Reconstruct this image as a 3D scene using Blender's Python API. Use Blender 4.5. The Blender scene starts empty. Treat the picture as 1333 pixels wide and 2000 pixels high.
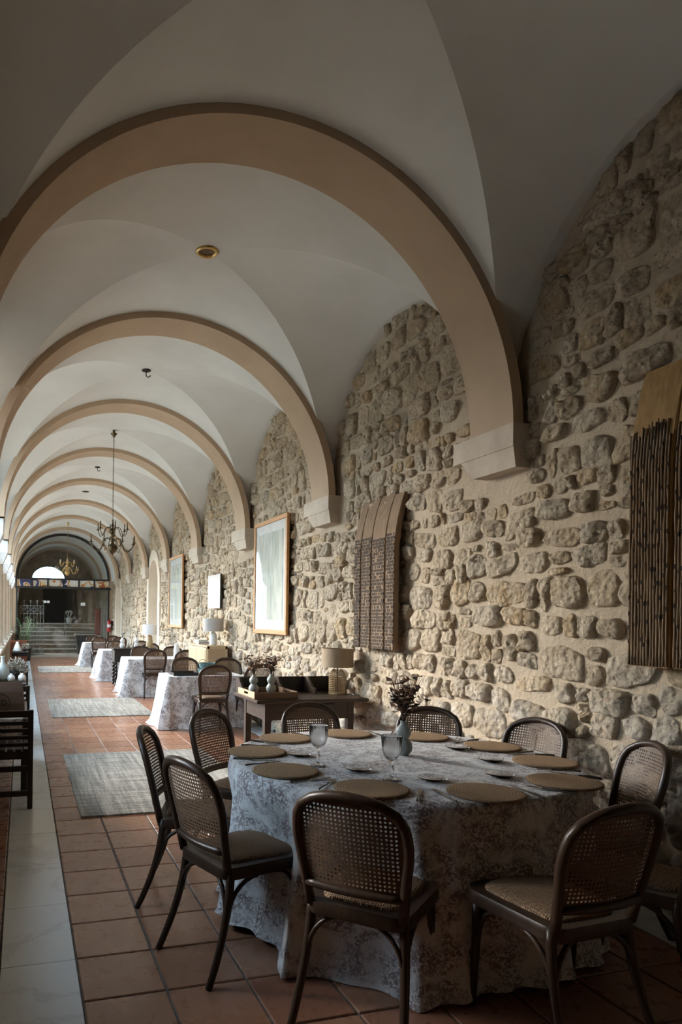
import bpy, math, random
import numpy as np
from mathutils import Vector, Matrix

R = random.Random(7)
PI = math.pi
SC = bpy.context.scene
COL = SC.collection

# ------------------------------------------------------------------ camera
F_PX, U0, V0, YAW, ROLL, CAM_H = 1345.36, 435.63, 1207.09, 0.2829, 0.013, 1.4875
cam = bpy.data.cameras.new('camera')
cam.sensor_fit = 'AUTO'
cam.sensor_width = 36.0
cam.lens = 36.0 * F_PX / 2000.0
cam.shift_x = (666.5 - U0) / 2000.0
cam.shift_y = (V0 - 1000.0) / 2000.0
cam.clip_start = 0.02
cam.clip_end = 300
cam_o = bpy.data.objects.new('camera', cam)
COL.objects.link(cam_o)
fw = Vector((math.sin(YAW), math.cos(YAW), 0))
rw = Vector((math.cos(YAW), -math.sin(YAW), 0))
uw = Vector((0, 0, 1))
cr, sr = math.cos(ROLL), math.sin(ROLL)
cR = rw * cr + uw * sr
cU = uw * cr - rw * sr
mw = Matrix(((cR.x, cU.x, -fw.x, 0), (cR.y, cU.y, -fw.y, 0), (cR.z, cU.z, -fw.z, CAM_H), (0, 0, 0, 1)))
cam_o.matrix_world = mw
SC.camera = cam_o

# ------------------------------------------------------------------ world, exposure
world = bpy.data.worlds.new('overcast_sky')
SC.world = world
world.use_nodes = True
bg = world.node_tree.nodes['Background']
bg.inputs['Color'].default_value = (0.56, 0.78, 1.0, 1)
bg.inputs['Strength'].default_value = 8.2
# hazy sun low over the courtyard, ahead and to the left
sun = bpy.data.lights.new('hazy_sun', 'SUN')
sun.energy = 15.5
sun.angle = math.radians(38)
sun.color = (1.0, 0.95, 0.88)
sun_o = bpy.data.objects.new('hazy_sun', sun)
COL.objects.link(sun_o)
SUN_AZ, SUN_EL = math.radians(48), math.radians(22)
sun_o.rotation_euler = Vector((math.cos(SUN_EL) * math.cos(SUN_AZ), -math.cos(SUN_EL) * math.sin(SUN_AZ), -math.sin(SUN_EL))).to_track_quat('-Z', 'Y').to_euler()
SC.view_settings.view_transform = 'Standard'
SC.view_settings.look = 'None'
SC.view_settings.gamma = 1.0
SC.view_settings.exposure = 0.24
SC.view_settings.use_curve_mapping = False
SC.cycles.max_bounces = 7
SC.cycles.diffuse_bounces = 4
SC.cycles.glossy_bounces = 3
SC.cycles.transmission_bounces = 6
SC.cycles.caustics_reflective = False
SC.cycles.caustics_refractive = False
SC.cycles.use_adaptive_sampling = True
SC.cycles.adaptive_threshold = 0.09
SC.cycles.adaptive_min_samples = 16
SC.cycles.transparent_max_bounces = 24

# ------------------------------------------------------------------ geometry constants
CX, RIB_R, ZS = 1.40, 1.65, 2.75         # vault axis, rib radius, springing height
RIB_W, BAY, RIB0 = 0.45, 2.815, 3.778    # rib width, bay length, near face of the first rib in view
XW = 3.19                                # mortar face of the right wall
XL = -0.34                               # inner face of the left parapet
YEND = 25.5                              # glazed screen
VA, VB = 1.715, 1.71                     # vault half span and rise
def rib_mid(i): return RIB0 + RIB_W / 2 + i * BAY

# portals that guide the daylight through the arcade openings (they give no light of their own)
def portal(loc, size_y, size_z, rot):
    l = bpy.data.lights.new('daylight_portal', 'AREA')
    l.shape = 'RECTANGLE'
    l.size, l.size_y = size_y, size_z
    l.cycles.is_portal = True
    o = bpy.data.objects.new('daylight_portal', l)
    COL.objects.link(o)
    o.location = loc
    o.rotation_euler = rot
    return o
FIRST_OPEN, LAST_OPEN = 0, 7
ADDED_WIN = (2.9, 3.85, 2.45)   # unseen opening added to bring sky light to marble and table: y0, y1, top
Y_OPEN0 = 6.05      # unseen first opening kept partly closed, shaped to darken the near bays
portal((1.08, 31.7, 3.4), 1.4, .7, (-PI / 2, 0, 0))
portal((-0.85, (ADDED_WIN[0] + YEND) / 2, 2.45), 3.3, YEND - ADDED_WIN[0], (0, -PI / 2, 0))

# ------------------------------------------------------------------ materials
def nmat(name):
    m = bpy.data.materials.new(name)
    m.use_nodes = True
    nt = m.node_tree
    b = nt.nodes['Principled BSDF']
    return m, nt, b
def N(nt, t, **kw):
    n = nt.nodes.new(t)
    for k, v in kw.items():
        if k in n.inputs: n.inputs[k].default_value = v
        else: setattr(n, k, v)
    return n
def ramp(nt, fac, stops):
    r = nt.nodes.new('ShaderNodeValToRGB')
    e = r.color_ramp.elements
    while len(e) < len(stops): e.new(0.5)
    for q, (p, c) in zip(e, stops):
        q.position = p
        q.color = (*c, 1)
    nt.links.new(fac, r.inputs['Fac'])
    return r.outputs['Color']
def mix(nt, fac, a, b, blend='MIX'):
    m = nt.nodes.new('ShaderNodeMix')
    m.data_type = 'RGBA'
    m.blend_type = blend
    for s, v in ((m.inputs[0], fac), (m.inputs[6], a), (m.inputs[7], b)):
        if isinstance(v, (int, float)): s.default_value = v
        elif isinstance(v, tuple): s.default_value = (*v, 1)
        else: nt.links.new(v, s)
    return m.outputs[2]
def coords(nt, scale=(1, 1, 1), space='Object', rot=(0, 0, 0)):
    if space == 'World':
        src = nt.nodes.new('ShaderNodeNewGeometry').outputs['Position']
    else:
        src = nt.nodes.new('ShaderNodeTexCoord').outputs[space]
    mp = nt.nodes.new('ShaderNodeMapping')
    mp.inputs['Scale'].default_value = scale
    mp.inputs['Rotation'].default_value = rot
    nt.links.new(src, mp.inputs['Vector'])
    return mp.outputs['Vector']
def noise(nt, vec, scale=5, detail=5, rough=.55, dist=0):
    n = N(nt, 'ShaderNodeTexNoise', Scale=scale, Detail=detail, Roughness=rough, Distortion=dist)
    nt.links.new(vec, n.inputs['Vector'])
    return n.outputs['Fac']
def bump(nt, b, h, strength=.3, dist=.01):
    n = N(nt, 'ShaderNodeBump', Strength=strength, Distance=dist)
    nt.links.new(h, n.inputs['Height'])
    nt.links.new(n.outputs['Normal'], b.inputs['Normal'])
def M(name, c1, c2=None, scale=6, rough=.6, metal=0, bmp=0, bscale=60, bdist=.004, stretch=(1, 1, 1), lo=.35, hi=.65, space='Object', detail=5, dist=0, coat=0, rnd=0):
    m, nt, b = nmat(name)
    b.inputs['Roughness'].default_value = rough
    b.inputs['Metallic'].default_value = metal
    if coat: b.inputs['Coat Weight'].default_value = coat
    v = coords(nt, stretch, space)
    if c2 is None: c2 = tuple(x * .82 for x in c1)
    col = ramp(nt, noise(nt, v, scale, detail, .6, dist), [(lo, c1), (hi, c2)])
    if rnd:
        oi = nt.nodes.new('ShaderNodeObjectInfo')
        mr = N(nt, 'ShaderNodeMapRange')
        mr.inputs['To Min'].default_value = 1 - rnd
        mr.inputs['To Max'].default_value = 1 + rnd
        nt.links.new(oi.outputs['Random'], mr.inputs['Value'])
        vm = nt.nodes.new('ShaderNodeVectorMath')
        vm.operation = 'SCALE'
        nt.links.new(col, vm.inputs[0])
        nt.links.new(mr.outputs['Result'], vm.inputs['Scale'])
        col = vm.outputs['Vector']
    nt.links.new(col, b.inputs['Base Color'])
    if bmp: bump(nt, b, noise(nt, v, bscale, 6, .6), bmp, bdist)
    return m
def wood(name, c1, c2, axis=0, rough=.5, sc=9, bmp=.15, coat=0, rnd=0):
    s = [sc, sc, sc]
    s[axis] = sc * .09
    m = M(name, c1, c2, scale=3, rough=rough, bmp=bmp, bscale=6, bdist=.003, stretch=tuple(s), lo=.3, hi=.7, dist=.4, coat=coat, rnd=rnd)
    m.node_tree.nodes['Principled BSDF'].inputs['Specular IOR Level'].default_value = .32
    return m

MT = {}
MT['plaster'] = M('vault_plaster', (.67, .665, .625), (.61, .605, .565), scale=1.6, rough=.9, bmp=.10, bscale=35, bdist=.004, space='World')
MT['rib'] = M('rib_beige_paint', (.47, .345, .232), (.42, .305, .205), scale=2, rough=.85, bmp=.08, bscale=50, space='World')
MT['corbel'] = M('corbel_limestone', (.55, .47, .37), (.44, .37, .29), scale=5, rough=.85, bmp=.2, bscale=60, space='World')
MT['mortar'] = M('lime_mortar', (.50, .405, .295), (.41, .325, .23), scale=3, rough=.95, bmp=.8, bscale=28, bdist=.02, space='World')
MT['reveal'] = M('doorway_plaster', (.66, .57, .45), (.60, .51, .40), scale=3, rough=.9, space='World')
MT['dark_metal'] = M('dark_iron', (.035, .03, .028), rough=.5, metal=.7)
MT['black_frame'] = M('black_steel_frame', (.012, .011, .011), rough=.5)

def stone_mat():
    m, nt, b = nmat('rubble_stone')
    b.inputs['Roughness'].default_value = .92
    v = coords(nt, (1, 1, 1), 'World')
    at = nt.nodes.new('ShaderNodeAttribute')
    at.attribute_name = 'tint'
    n1 = noise(nt, v, 9, 8, .65)
    n2 = noise(nt, v, 45, 6, .7)
    c = mix(nt, ramp(nt, n1, [(.35, (0, 0, 0)), (.7, (1, 1, 1))]), at.outputs['Color'], (.58, .475, .345))
    c = mix(nt, ramp(nt, n2, [(.32, (1, 1, 1)), (.49, (0, 0, 0))]), c, (.22, .16, .105))
    # limewash left on the lowest courses, patchy
    sx = nt.nodes.new('ShaderNodeSeparateXYZ')
    nt.links.new(coords(nt, (1, 1, 1), 'World'), sx.inputs[0])
    mr = N(nt, 'ShaderNodeMapRange')
    mr.inputs['From Min'].default_value = 1.25
    mr.inputs['From Max'].default_value = .35
    nt.links.new(sx.outputs['Z'], mr.inputs['Value'])
    mm = nt.nodes.new('ShaderNodeMath')
    mm.operation = 'MULTIPLY'
    nt.links.new(mr.outputs['Result'], mm.inputs[0])
    nt.links.new(ramp(nt, noise(nt, v, 3.0, 6, .7), [(.42, (0, 0, 0)), (.58, (.75, .75, .75))]), mm.inputs[1])
    c = mix(nt, mm.outputs[0], c, (.68, .66, .62))
    nt.links.new(c, b.inputs['Base Color'])
    vo = N(nt, 'ShaderNodeTexVoronoi', Scale=26)
    vo.feature = 'SMOOTH_F1'
    nt.links.new(v, vo.inputs['Vector'])
    ad = nt.nodes.new('ShaderNodeMath')
    nt.links.new(noise(nt, v, 13, 10, .70), ad.inputs[0])
    nt.links.new(vo.outputs['Distance'], ad.inputs[1])
    bump(nt, b, ad.outputs[0], 1.0, .036)
    return m
MT['stone'] = stone_mat()

def tile_mat(name, cols, tx, ty, ox, oy, rough, bmp=.05):
    m, nt, b = nmat(name)
    v = coords(nt, (1, 1, 1), 'World')
    mp = nt.nodes.new('ShaderNodeMapping')
    mp.vector_type = 'POINT'
    mp.inputs['Location'].default_value = (-ox / tx, -oy / ty, 0)
    mp.inputs['Scale'].default_value = (1 / tx, 1 / ty, 0)
    nt.links.new(v, mp.inputs['Vector'])
    fl = nt.nodes.new('ShaderNodeVectorMath')
    fl.operation = 'FLOOR'
    nt.links.new(mp.outputs[0], fl.inputs[0])
    wn = nt.nodes.new('ShaderNodeTexWhiteNoise')
    nt.links.new(fl.outputs[0], wn.inputs['Vector'])
    c = ramp(nt, wn.outputs['Value'], [(i / (len(cols) - 1), q) for i, q in enumerate(cols)])
    c = mix(nt, ramp(nt, noise(nt, v, 7, 6, .6, .6), [(.35, (0, 0, 0)), (.75, (.4, .4, .4))]), c, tuple(x * .55 for x in cols[0]))
    nt.links.new(c, b.inputs['Base Color'])
    rr = N(nt, 'ShaderNodeMapRange')
    rr.inputs['To Min'].default_value = rough - .01
    rr.inputs['To Max'].default_value = rough + .07
    nt.links.new(noise(nt, v, 14, 5, .6), rr.inputs['Value'])
    nt.links.new(rr.outputs['Result'], b.inputs['Roughness'])
    bump(nt, b, noise(nt, v, 9, 3, .5), bmp, .003)
    return m
TX, TY, TXO, TYO = .333, .3465, .2401, 5.1239
MT['terracotta'] = tile_mat('terracotta_tile', [(.305, .145, .084), (.35, .180, .106), (.33, .160, .094), (.27, .120, .074), (.375, .20, .122)], TX, TY, TXO, TYO, .25)
MT['grout'] = M('tile_grout', (.09, .085, .08), (.15, .14, .13), scale=20, rough=.9, space='World')
def marble_mat():
    m, nt, b = nmat('white_marble')
    v = coords(nt, (1, 1, 1), 'World')
    b.inputs['Roughness'].default_value = .24
    n = noise(nt, v, 1.5, 7, .6, .7)
    c = ramp(nt, n, [(.38, (.74, .78, .80)), (.47, (.73, .77, .79)), (.5, (.62, .65, .67)), (.53, (.73, .77, .79)), (.7, (.78, .82, .84))])
    nt.links.new(c, b.inputs['Base Color'])
    return m
MT['marble'] = marble_mat()

def toile_mat():
    m, nt, b = nmat('toile_cotton')
    b.inputs['Roughness'].default_value = .85
    b.inputs['Sheen Weight'].default_value = .15
    v = coords(nt, (1, 1, 1), 'Object')
    big = noise(nt, v, 7.5, 3, .5, .8)
    fine = noise(nt, v, 44, 6, .68, 1.6)
    mul = nt.nodes.new('ShaderNodeMath')
    mul.operation = 'MULTIPLY'
    nt.links.new(ramp(nt, big, [(.36, (0, 0, 0)), (.54, (1, 1, 1))]), mul.inputs[0])
    nt.links.new(ramp(nt, fine, [(.44, (0, 0, 0)), (.53, (1, 1, 1))]), mul.inputs[1])
    tw = noise(nt, v, 26, 4, .5, 2.5)
    tr = ramp(nt, tw, [(.485, (0, 0, 0)), (.5, (.55, .55, .55)), (.515, (0, 0, 0))])
    mx = nt.nodes.new('ShaderNodeMath')
    mx.operation = 'MAXIMUM'
    nt.links.new(mul.outputs[0], mx.inputs[0])
    nt.links.new(tr, mx.inputs[1])
    mm = nt.nodes.new('ShaderNodeMath')
    mm.operation = 'MULTIPLY'
    mm.inputs[1].default_value = .88
    nt.links.new(mx.outputs[0], mm.inputs[0])
    c = mix(nt, mm.outputs[0], (.70, .69, .675), (.145, .095, .10))
    nt.links.new(c, b.inputs['Base Color'])
    bump(nt, b, noise(nt, v, 240, 2, .5), .08, .002)
    return m
MT['toile'] = toile_mat()
MT['chair_wood'] = wood('dark_bentwood', (.046, .026, .016), (.024, .0135, .009), axis=2, rough=.36, sc=14, bmp=.08, rnd=.12)
MT['cane'] = M('woven_cane', (.135, .078, .042), (.095, .054, .030), scale=40, rough=.6)
def weave_mat(name, c1, c2, sc, rough=.8, rings=False, st=.7, dist=.006):
    m, nt, b = nmat(name)
    b.inputs['Roughness'].default_value = rough
    v = coords(nt)
    if rings:
        w = N(nt, 'ShaderNodeTexWave', Scale=sc, Distortion=5, Detail=4)
        w.wave_type = 'RINGS'
        w.rings_direction = 'Z'
        w.inputs['Detail Scale'].default_value = 14
        nt.links.new(v, w.inputs['Vector'])
        h = w.outputs['Fac']
        n = noise(nt, v, 110, 4, .6)
        mm = nt.nodes.new('ShaderNodeMath')
        nt.links.new(h, mm.inputs[0]); nt.links.new(n, mm.inputs[1])
        h = mm.outputs[0]
        f = ramp(nt, h, [(.55, (0, 0, 0)), (1.0, (1, 1, 1))])
    else:
        c = N(nt, 'ShaderNodeTexChecker', Scale=sc)
        nt.links.new(v, c.inputs['Vector'])
        ws = []
        for d in ('X', 'Y'):
            w = N(nt, 'ShaderNodeTexWave', Scale=sc / 6.2832 * 3.14, Distortion=.6)
            w.bands_direction = d
            nt.links.new(v, w.inputs['Vector'])
            ws.append(w.outputs['Fac'])
        h = mix(nt, c.outputs['Fac'], ws[0], ws[1])
        f = h
    col = mix(nt, f, c2, c1)
    nt.links.new(col, b.inputs['Base Color'])
    bump(nt, b, h, st, dist)
    return m
MT['seat_weave'] = weave_mat('woven_seat', (.31, .19, .105), (.12, .072, .04), 75)
MT['mat_weave'] = weave_mat('seagrass_weave', (.64, .40, .205), (.31, .18, .09), 24, rings=True, st=.9, dist=.009)
def rug_mat():
    m, nt, b = nmat('flatweave_rug')
    b.inputs['Roughness'].default_value = .95
    v1 = coords(nt, (26, 1.2, 1)); v2 = coords(nt, (1.5, 40, 1)); v3 = coords(nt)
    a = noise(nt, v1, 1, 6, .65); c = noise(nt, v2, 1, 5, .6); d = noise(nt, v3, 110, 3, .6)
    ad = nt.nodes.new('ShaderNodeMath'); nt.links.new(a, ad.inputs[0]); nt.links.new(c, ad.inputs[1])
    ae = nt.nodes.new('ShaderNodeMath'); nt.links.new(ad.outputs[0], ae.inputs[0]); nt.links.new(d, ae.inputs[1])
    mu = nt.nodes.new('ShaderNodeMath'); mu.operation = 'MULTIPLY'; mu.inputs[1].default_value = 1 / 3
    nt.links.new(ae.outputs[0], mu.inputs[0])
    col = ramp(nt, mu.outputs[0], [(.40, (.075, .072, .068)), (.49, (.215, .20, .175)), (.58, (.45, .41, .35))])
    nt.links.new(col, b.inputs['Base Color'])
    bump(nt, b, mu.outputs[0], .9, .012)
    return m
MT['rug'] = rug_mat()
MT['oak'] = wood('oak_frame', (.50, .27, .11), (.40, .20, .08), axis=1, rough=.55)
MT['desk_wood'] = wood('walnut_desk', (.050, .028, .017), (.024, .014, .009), axis=0, rough=.42, sc=6)
MT['tray_wood'] = wood('oak_tray', (.17, .095, .05), (.10, .055, .03), axis=0, rough=.55)
MT['board_wood'] = wood('weathered_pine', (.25, .168, .10), (.145, .095, .058), axis=2, rough=.85, sc=14, bmp=.6)
MT['board_wood2'] = wood('golden_pine', (.40, .25, .10), (.25, .14, .055), axis=2, rough=.8, sc=14, bmp=.6)
MT['board_core'] = wood('eroded_pine', (.40, .285, .185), (.20, .135, .085), axis=2, rough=.95, sc=26, bmp=.9)
MT['flint'] = M('flint_slots', (.012, .009, .007), (.03, .022, .016), scale=30, rough=.9)
MT['black_wood'] = wood('black_stained_wood', (.018, .014, .012), (.010, .008, .007), axis=2, rough=.45)
MT['red_wood'] = wood('red_brown_wood', (.21, .065, .028), (.14, .04, .018), axis=0, rough=.5)
MT['slat_wood'] = wood('dark_slat_wood', (.028, .019, .016), (.016, .011, .010), axis=0, rough=.45)
MT['rattan'] = weave_mat('pale_rattan', (.46, .33, .195), (.30, .20, .105), 60, st=.4)
MT['ash'] = wood('pale_ash', (.50, .36, .22), (.42, .30, .17), axis=2, rough=.5)
MT['ceramic'] = M('pale_green_ceramic', (.31, .335, .305), (.27, .295, .27), scale=10, rough=.45)
MT['white_ceramic'] = M('white_ceramic', (.72, .71, .68), (.62, .61, .585), scale=6, rough=.35)
MT['shade_linen'] = M('linen_shade', (.36, .27, .175), (.29, .21, .135), scale=6, rough=.9, stretch=(40, 40, 3), bmp=.2, bscale=8)
MT['shade_grey'] = M('grey_shade', (.44, .41, .375), (.40, .37, .34), scale=6, rough=.9)
MT['shade_white'] = M('white_shade', (.80, .79, .77), (.75, .74, .72), scale=6, rough=.9)
MT['brass'] = M('aged_brass', (.12, .085, .042), (.06, .04, .02), scale=8, rough=.38, metal=.9)
MT['bright_brass'] = M('bright_brass', (.60, .42, .17), (.48, .32, .12), scale=8, rough=.3, metal=.9)
MT['candle'] = M('candle_sleeve', (.62, .56, .44), rough=.6)
MT['candle_dark'] = M('dark_candle_sleeve', (.12, .085, .05), rough=.6)
MT['cutlery'] = M('dark_cutlery', (.16, .135, .11), rough=.35, metal=.9)
MT['canvas'] = M('pale_canvas', (.56, .53, .50), (.48, .455, .43), scale=3, rough=.9)
MT['mat_board'] = M('white_mount', (.58, .58, .56), rough=.8)
def print_mat():
    m, nt, b = nmat('faded_tree_print')
    b.inputs['Roughness'].default_value = .8
    v = coords(nt, (1, 1, 1))
    n = noise(nt, coords(nt, (1, 6, 1.3)), 1.6, 7, .65, .5)
    c = ramp(nt, n, [(.35, (.27, .30, .26)), (.5, (.40, .42, .375)), (.68, (.52, .525, .48))])
    n2 = noise(nt, coords(nt, (1, 9, 1)), 2.2, 4, .5)
    c = mix(nt, ramp(nt, n2, [(.62, (0, 0, 0)), (.72, (.5, .5, .5))]), c, (.50, .36, .26))
    nt.links.new(c, b.inputs['Base Color'])
    return m
MT['print'] = print_mat()
MT['leaf_dry'] = M('dried_leaf', (.13, .075, .05), (.05, .035, .03), scale=20, rough=.8)
MT['flower_dry'] = M('dried_flower', (.50, .34, .23), (.36, .19, .11), scale=20, rough=.9)
MT['leaf_green'] = M('green_leaf', (.12, .19, .07), (.06, .11, .035), scale=14, rough=.55)
MT['leaf_grey'] = M('grey_green_leaf', (.27, .30, .23), (.30, .21, .18), scale=14, rough=.7)
MT['red_paint'] = M('red_paint', (.42, .025, .02), rough=.35)
MT['red_cloth'] = M('red_banner_cloth', (.24, .035, .025), (.18, .03, .02), rough=.8)
MT['white_paint'] = M('white_paint', (.75, .74, .72), rough=.5)
MT['kraft'] = M('kraft_paper', (.12, .075, .05), (.10, .062, .042), scale=5, rough=.8)
MT['ink'] = M('black_ink', (.012, .010, .010), rough=.6)
MT['teal'] = weave_mat('teal_weave', (.08, .17, .165), (.04, .09, .09), 60, st=.4)
MT['black_lacquer'] = M('black_lacquer', (.012, .013, .014), rough=.35)
MT['book'] = wood('brown_leather', (.20, .09, .045), (.13, .055, .03), axis=0)
MT['iron_light'] = M('grey_wrought_iron', (.36, .36, .34), (.28, .28, .27), rough=.6, metal=.3)
MT['soil'] = M('dark_planter', (.02, .02, .02), rough=.6)
MT['stone_step'] = M('worn_stone_step', (.42, .37, .30), (.30, .26, .21), scale=4, rough=.85, space='World')
MT['tread'] = M('lit_stone_tread', (.60, .53, .43), (.48, .42, .34), scale=4, rough=.8, space='World')  # paler than the risers, with light from above painted in
MT['dark_stone'] = M('old_ashlar', (.30, .24, .175), (.17, .13, .09), scale=3, rough=.95, bmp=.5, bscale=12, bdist=.03, space='World')
MT['dark_door'] = M('dark_timber_door', (.018, .012, .010), rough=.6)
MT['gravel'] = M('courtyard_paving', (.36, .34, .30), (.28, .265, .235), scale=6, rough=.95, space='World')
MT['facade'] = M('courtyard_facade', (.52, .42, .30), (.42, .33, .23), scale=2, rough=.95, space='World')
MT['roof'] = M('roof_light_block', (.3, .3, .3), rough=.9)
MT['basket'] = M('basket_cane', (.50, .36, .20), (.36, .24, .12), scale=30, rough=.7)
def glass_mat(name, col=(1, 1, 1), ior=1.48, rough=0.0):
    m, nt, b = nmat(name)
    b.inputs['Base Color'].default_value = (*col, 1)
    b.inputs['Transmission Weight'].default_value = 1
    b.inputs['IOR'].default_value = ior
    b.inputs['Roughness'].default_value = rough
    return m
MT['thin_glass'] = glass_mat('polished_glass', (1, 1, 1), 1.25, .0)
MT['glass'] = glass_mat('clear_glass', (1, 1, 1), 1.42, .16)
def pane_mat(name, tint, ior=1.4):
    m, nt, b = nmat(name)
    nt.nodes.remove(b)
    out = nt.nodes['Material Output']
    tr = N(nt, 'ShaderNodeBsdfTransparent'); tr.inputs['Color'].default_value = (*tint, 1)
    gl = N(nt, 'ShaderNodeBsdfGlossy', Roughness=.02); gl.inputs['Color'].default_value = (1, 1, 1, 1)
    fr = N(nt, 'ShaderNodeFresnel', IOR=1.5)
    ge = nt.nodes.new('ShaderNodeNewGeometry')
    ir = N(nt, 'ShaderNodeMapRange')          # both faces of the thin pane reflect alike
    ir.inputs['To Min'].default_value = ior
    ir.inputs['To Max'].default_value = 1 / ior
    nt.links.new(ge.outputs['Backfacing'], ir.inputs['Value'])
    nt.links.new(ir.outputs['Result'], fr.inputs['IOR'])
    mx = nt.nodes.new('ShaderNodeMixShader')
    nt.links.new(fr.outputs[0], mx.inputs[0]); nt.links.new(tr.outputs[0], mx.inputs[1]); nt.links.new(gl.outputs[0], mx.inputs[2])
    nt.links.new(mx.outputs[0], out.inputs['Surface'])
    return m
MT['pane'] = pane_mat('screen_glass', (.92, .93, .92))
MT['picture_glass'] = pane_mat('picture_glass', (.985, .99, .985), 1.17)
def stained_mat():
    m, nt, b = nmat('painted_glass')
    b.inputs['Roughness'].default_value = .25
    v = coords(nt, (1, 1, 1), 'World')
    w = N(nt, 'ShaderNodeTexWave', Scale=1.6, Distortion=9, Detail=2)
    w.wave_type = 'RINGS'
    w.inputs['Detail Scale'].default_value = .9
    nt.links.new(v, w.inputs['Vector'])
    c = ramp(nt, w.outputs['Fac'], [(0, (.05, .06, .16)), (.14, (.62, .60, .55)), (.34, (.60, .28, .08)), (.5, (.42, .10, .05)), (.62, (.66, .55, .30)), (.8, (.68, .66, .62)), (1, (.10, .09, .10))])
    c.node.color_ramp.interpolation = 'CONSTANT'
    nt.links.new(c, b.inputs['Base Color'])
    return m
MT['stained'] = stained_mat()

# ------------------------------------------------------------------ mesh helpers
class MB:
    def __init__(s): s.v = []; s.f = []
    def add(s, vs, fs):
        o = len(s.v); s.v += [tuple(p) for p in vs]; s.f += [tuple(i + o for i in q) for q in fs]; return s
    def box(s, x0, x1, y0, y1, z0, z1, bev=0):
        if bev:
            b = min(bev, (x1 - x0) * .45, (y1 - y0) * .45, (z1 - z0) * .45)
            ring = lambda i, z: [(x0 + i, y0 + b, z), (x0 + b, y0 + i, z), (x1 - b, y0 + i, z), (x1 - i, y0 + b, z), (x1 - i, y1 - b, z), (x1 - b, y1 - i, z), (x0 + b, y1 - i, z), (x0 + i, y1 - b, z)]
            in_ = lambda z: [(x0 + b, y0 + b, z)] * 2 + [(x1 - b, y0 + b, z)] * 2 + [(x1 - b, y1 - b, z)] * 2 + [(x0 + b, y1 - b, z)] * 2
            q = lambda z: [(x0 + b, y0 + b, z), (x1 - b, y0 + b, z), (x1 - b, y1 - b, z), (x0 + b, y1 - b, z)]
            vs = ring(0, z0 + b) + ring(0, z1 - b) + q(z0) + q(z1)
            fs = [(i, (i + 1) % 8, 8 + (i + 1) % 8, 8 + i) for i in range(8)]
            fs += [(19, 18, 17, 16), (20, 21, 22, 23)]
            for k, (a, c) in enumerate(((0, 1), (2, 3), (4, 5), (6, 7))):
                fs += [(c, a, 16 + k), (8 + a, 8 + c, 20 + k)]
                a2 = (c + 1) % 8; k2 = (k + 1) % 4
                fs += [(a2, c, 16 + k, 16 + k2), (8 + c, 8 + a2, 20 + k2, 20 + k)]
            return s.add(vs, fs)
        vs = [(x, y, z) for z in (z0, z1) for x, y in ((x0, y0), (x1, y0), (x1, y1), (x0, y1))]
        return s.add(vs, [(3, 2, 1, 0), (4, 5, 6, 7), (0, 1, 5, 4), (1, 2, 6, 5), (2, 3, 7, 6), (3, 0, 4, 7)])
    def lathe(s, prof, n=24, c=(0, 0, 0), cap0=True, cap1=True, rib=0, nrib=0):
        vs = []; fs = []
        for r, z in prof:
            for k in range(n):
                a = 2 * PI * k / n
                rr = r * (1 + rib * math.cos(nrib * a)) if rib else r
                vs.append((c[0] + rr * math.cos(a), c[1] + rr * math.sin(a), c[2] + z))
        for i in range(len(prof) - 1):
            for k in range(n):
                k2 = (k + 1) % n
                fs.append((i * n + k, i * n + k2, (i + 1) * n + k2, (i + 1) * n + k))
        if cap0: fs.append(tuple(range(n - 1, -1, -1)))
        if cap1: fs.append(tuple((len(prof) - 1) * n + k for k in range(n)))
        return s.add(vs, fs)
    def tube(s, pts, r, n=8, closed=False, flat=1.0):
        pts = [Vector(p) for p in pts]; m = len(pts)
        rs = r if isinstance(r, (list, tuple)) else [r] * m
        vs = []; fs = []; up = None
        for i, p in enumerate(pts):
            if closed: t = pts[(i + 1) % m] - pts[i - 1]
            else: t = pts[min(i + 1, m - 1)] - pts[max(i - 1, 0)]
            t.normalize()
            if up is None:
                up = Vector((0, 0, 1)) if abs(t.z) < .9 else Vector((0, 1, 0))
            a = up - t * up.dot(t); a.normalize(); up = a
            b = t.cross(a)
            for k in range(n):
                an = 2 * PI * k / n
                vs.append(p + a * (rs[i] * math.cos(an)) + b * (rs[i] * flat * math.sin(an)))
        for i in range(m if closed else m - 1):
            j = (i + 1) % m
            for k in range(n):
                k2 = (k + 1) % n
                fs.append((i * n + k, i * n + k2, j * n + k2, j * n + k))
        if not closed:
            fs += [tuple(range(n - 1, -1, -1)), tuple((m - 1) * n + k for k in range(n))]
        return s.add(vs, fs)
    def prism(s, poly, z0, z1, tf=None):
        n = len(poly)
        vs = [(x, y, z0) for x, y in poly] + [(x, y, z1) for x, y in poly]
        if tf: vs = [tf(*p) for p in vs]
        fs = [tuple(range(n - 1, -1, -1)), tuple(range(n, 2 * n))] + [(i, (i + 1) % n, n + (i + 1) % n, n + i) for i in range(n)]
        return s.add(vs, fs)
    def grid(s, rows, closed=False):
        n = len(rows[0]); vs = [p for r in rows for p in r]; fs = []
        for i in range(len(rows) - 1):
            for k in range(n if closed else n - 1):
                k2 = (k + 1) % n
                fs.append((i * n + k, i * n + k2, (i + 1) * n + k2, (i + 1) * n + k))
        return s.add(vs, fs)
    def mesh(s, name, mat, smooth=False):
        me = bpy.data.meshes.new(name)
        me.from_pydata(s.v, [], s.f)
        if mat is not None: me.materials.append(MT[mat] if isinstance(mat, str) else mat)
        if smooth: me.polygons.foreach_set('use_smooth', [True] * len(me.polygons))
        me.update()
        return me
    def build(s, name, mat, parent=None, smooth=False, auto=None):
        me = s.mesh(name, mat, smooth or auto is not None)
        if auto is not None: sharp(me, auto)
        return link(name, me, parent)
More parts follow.
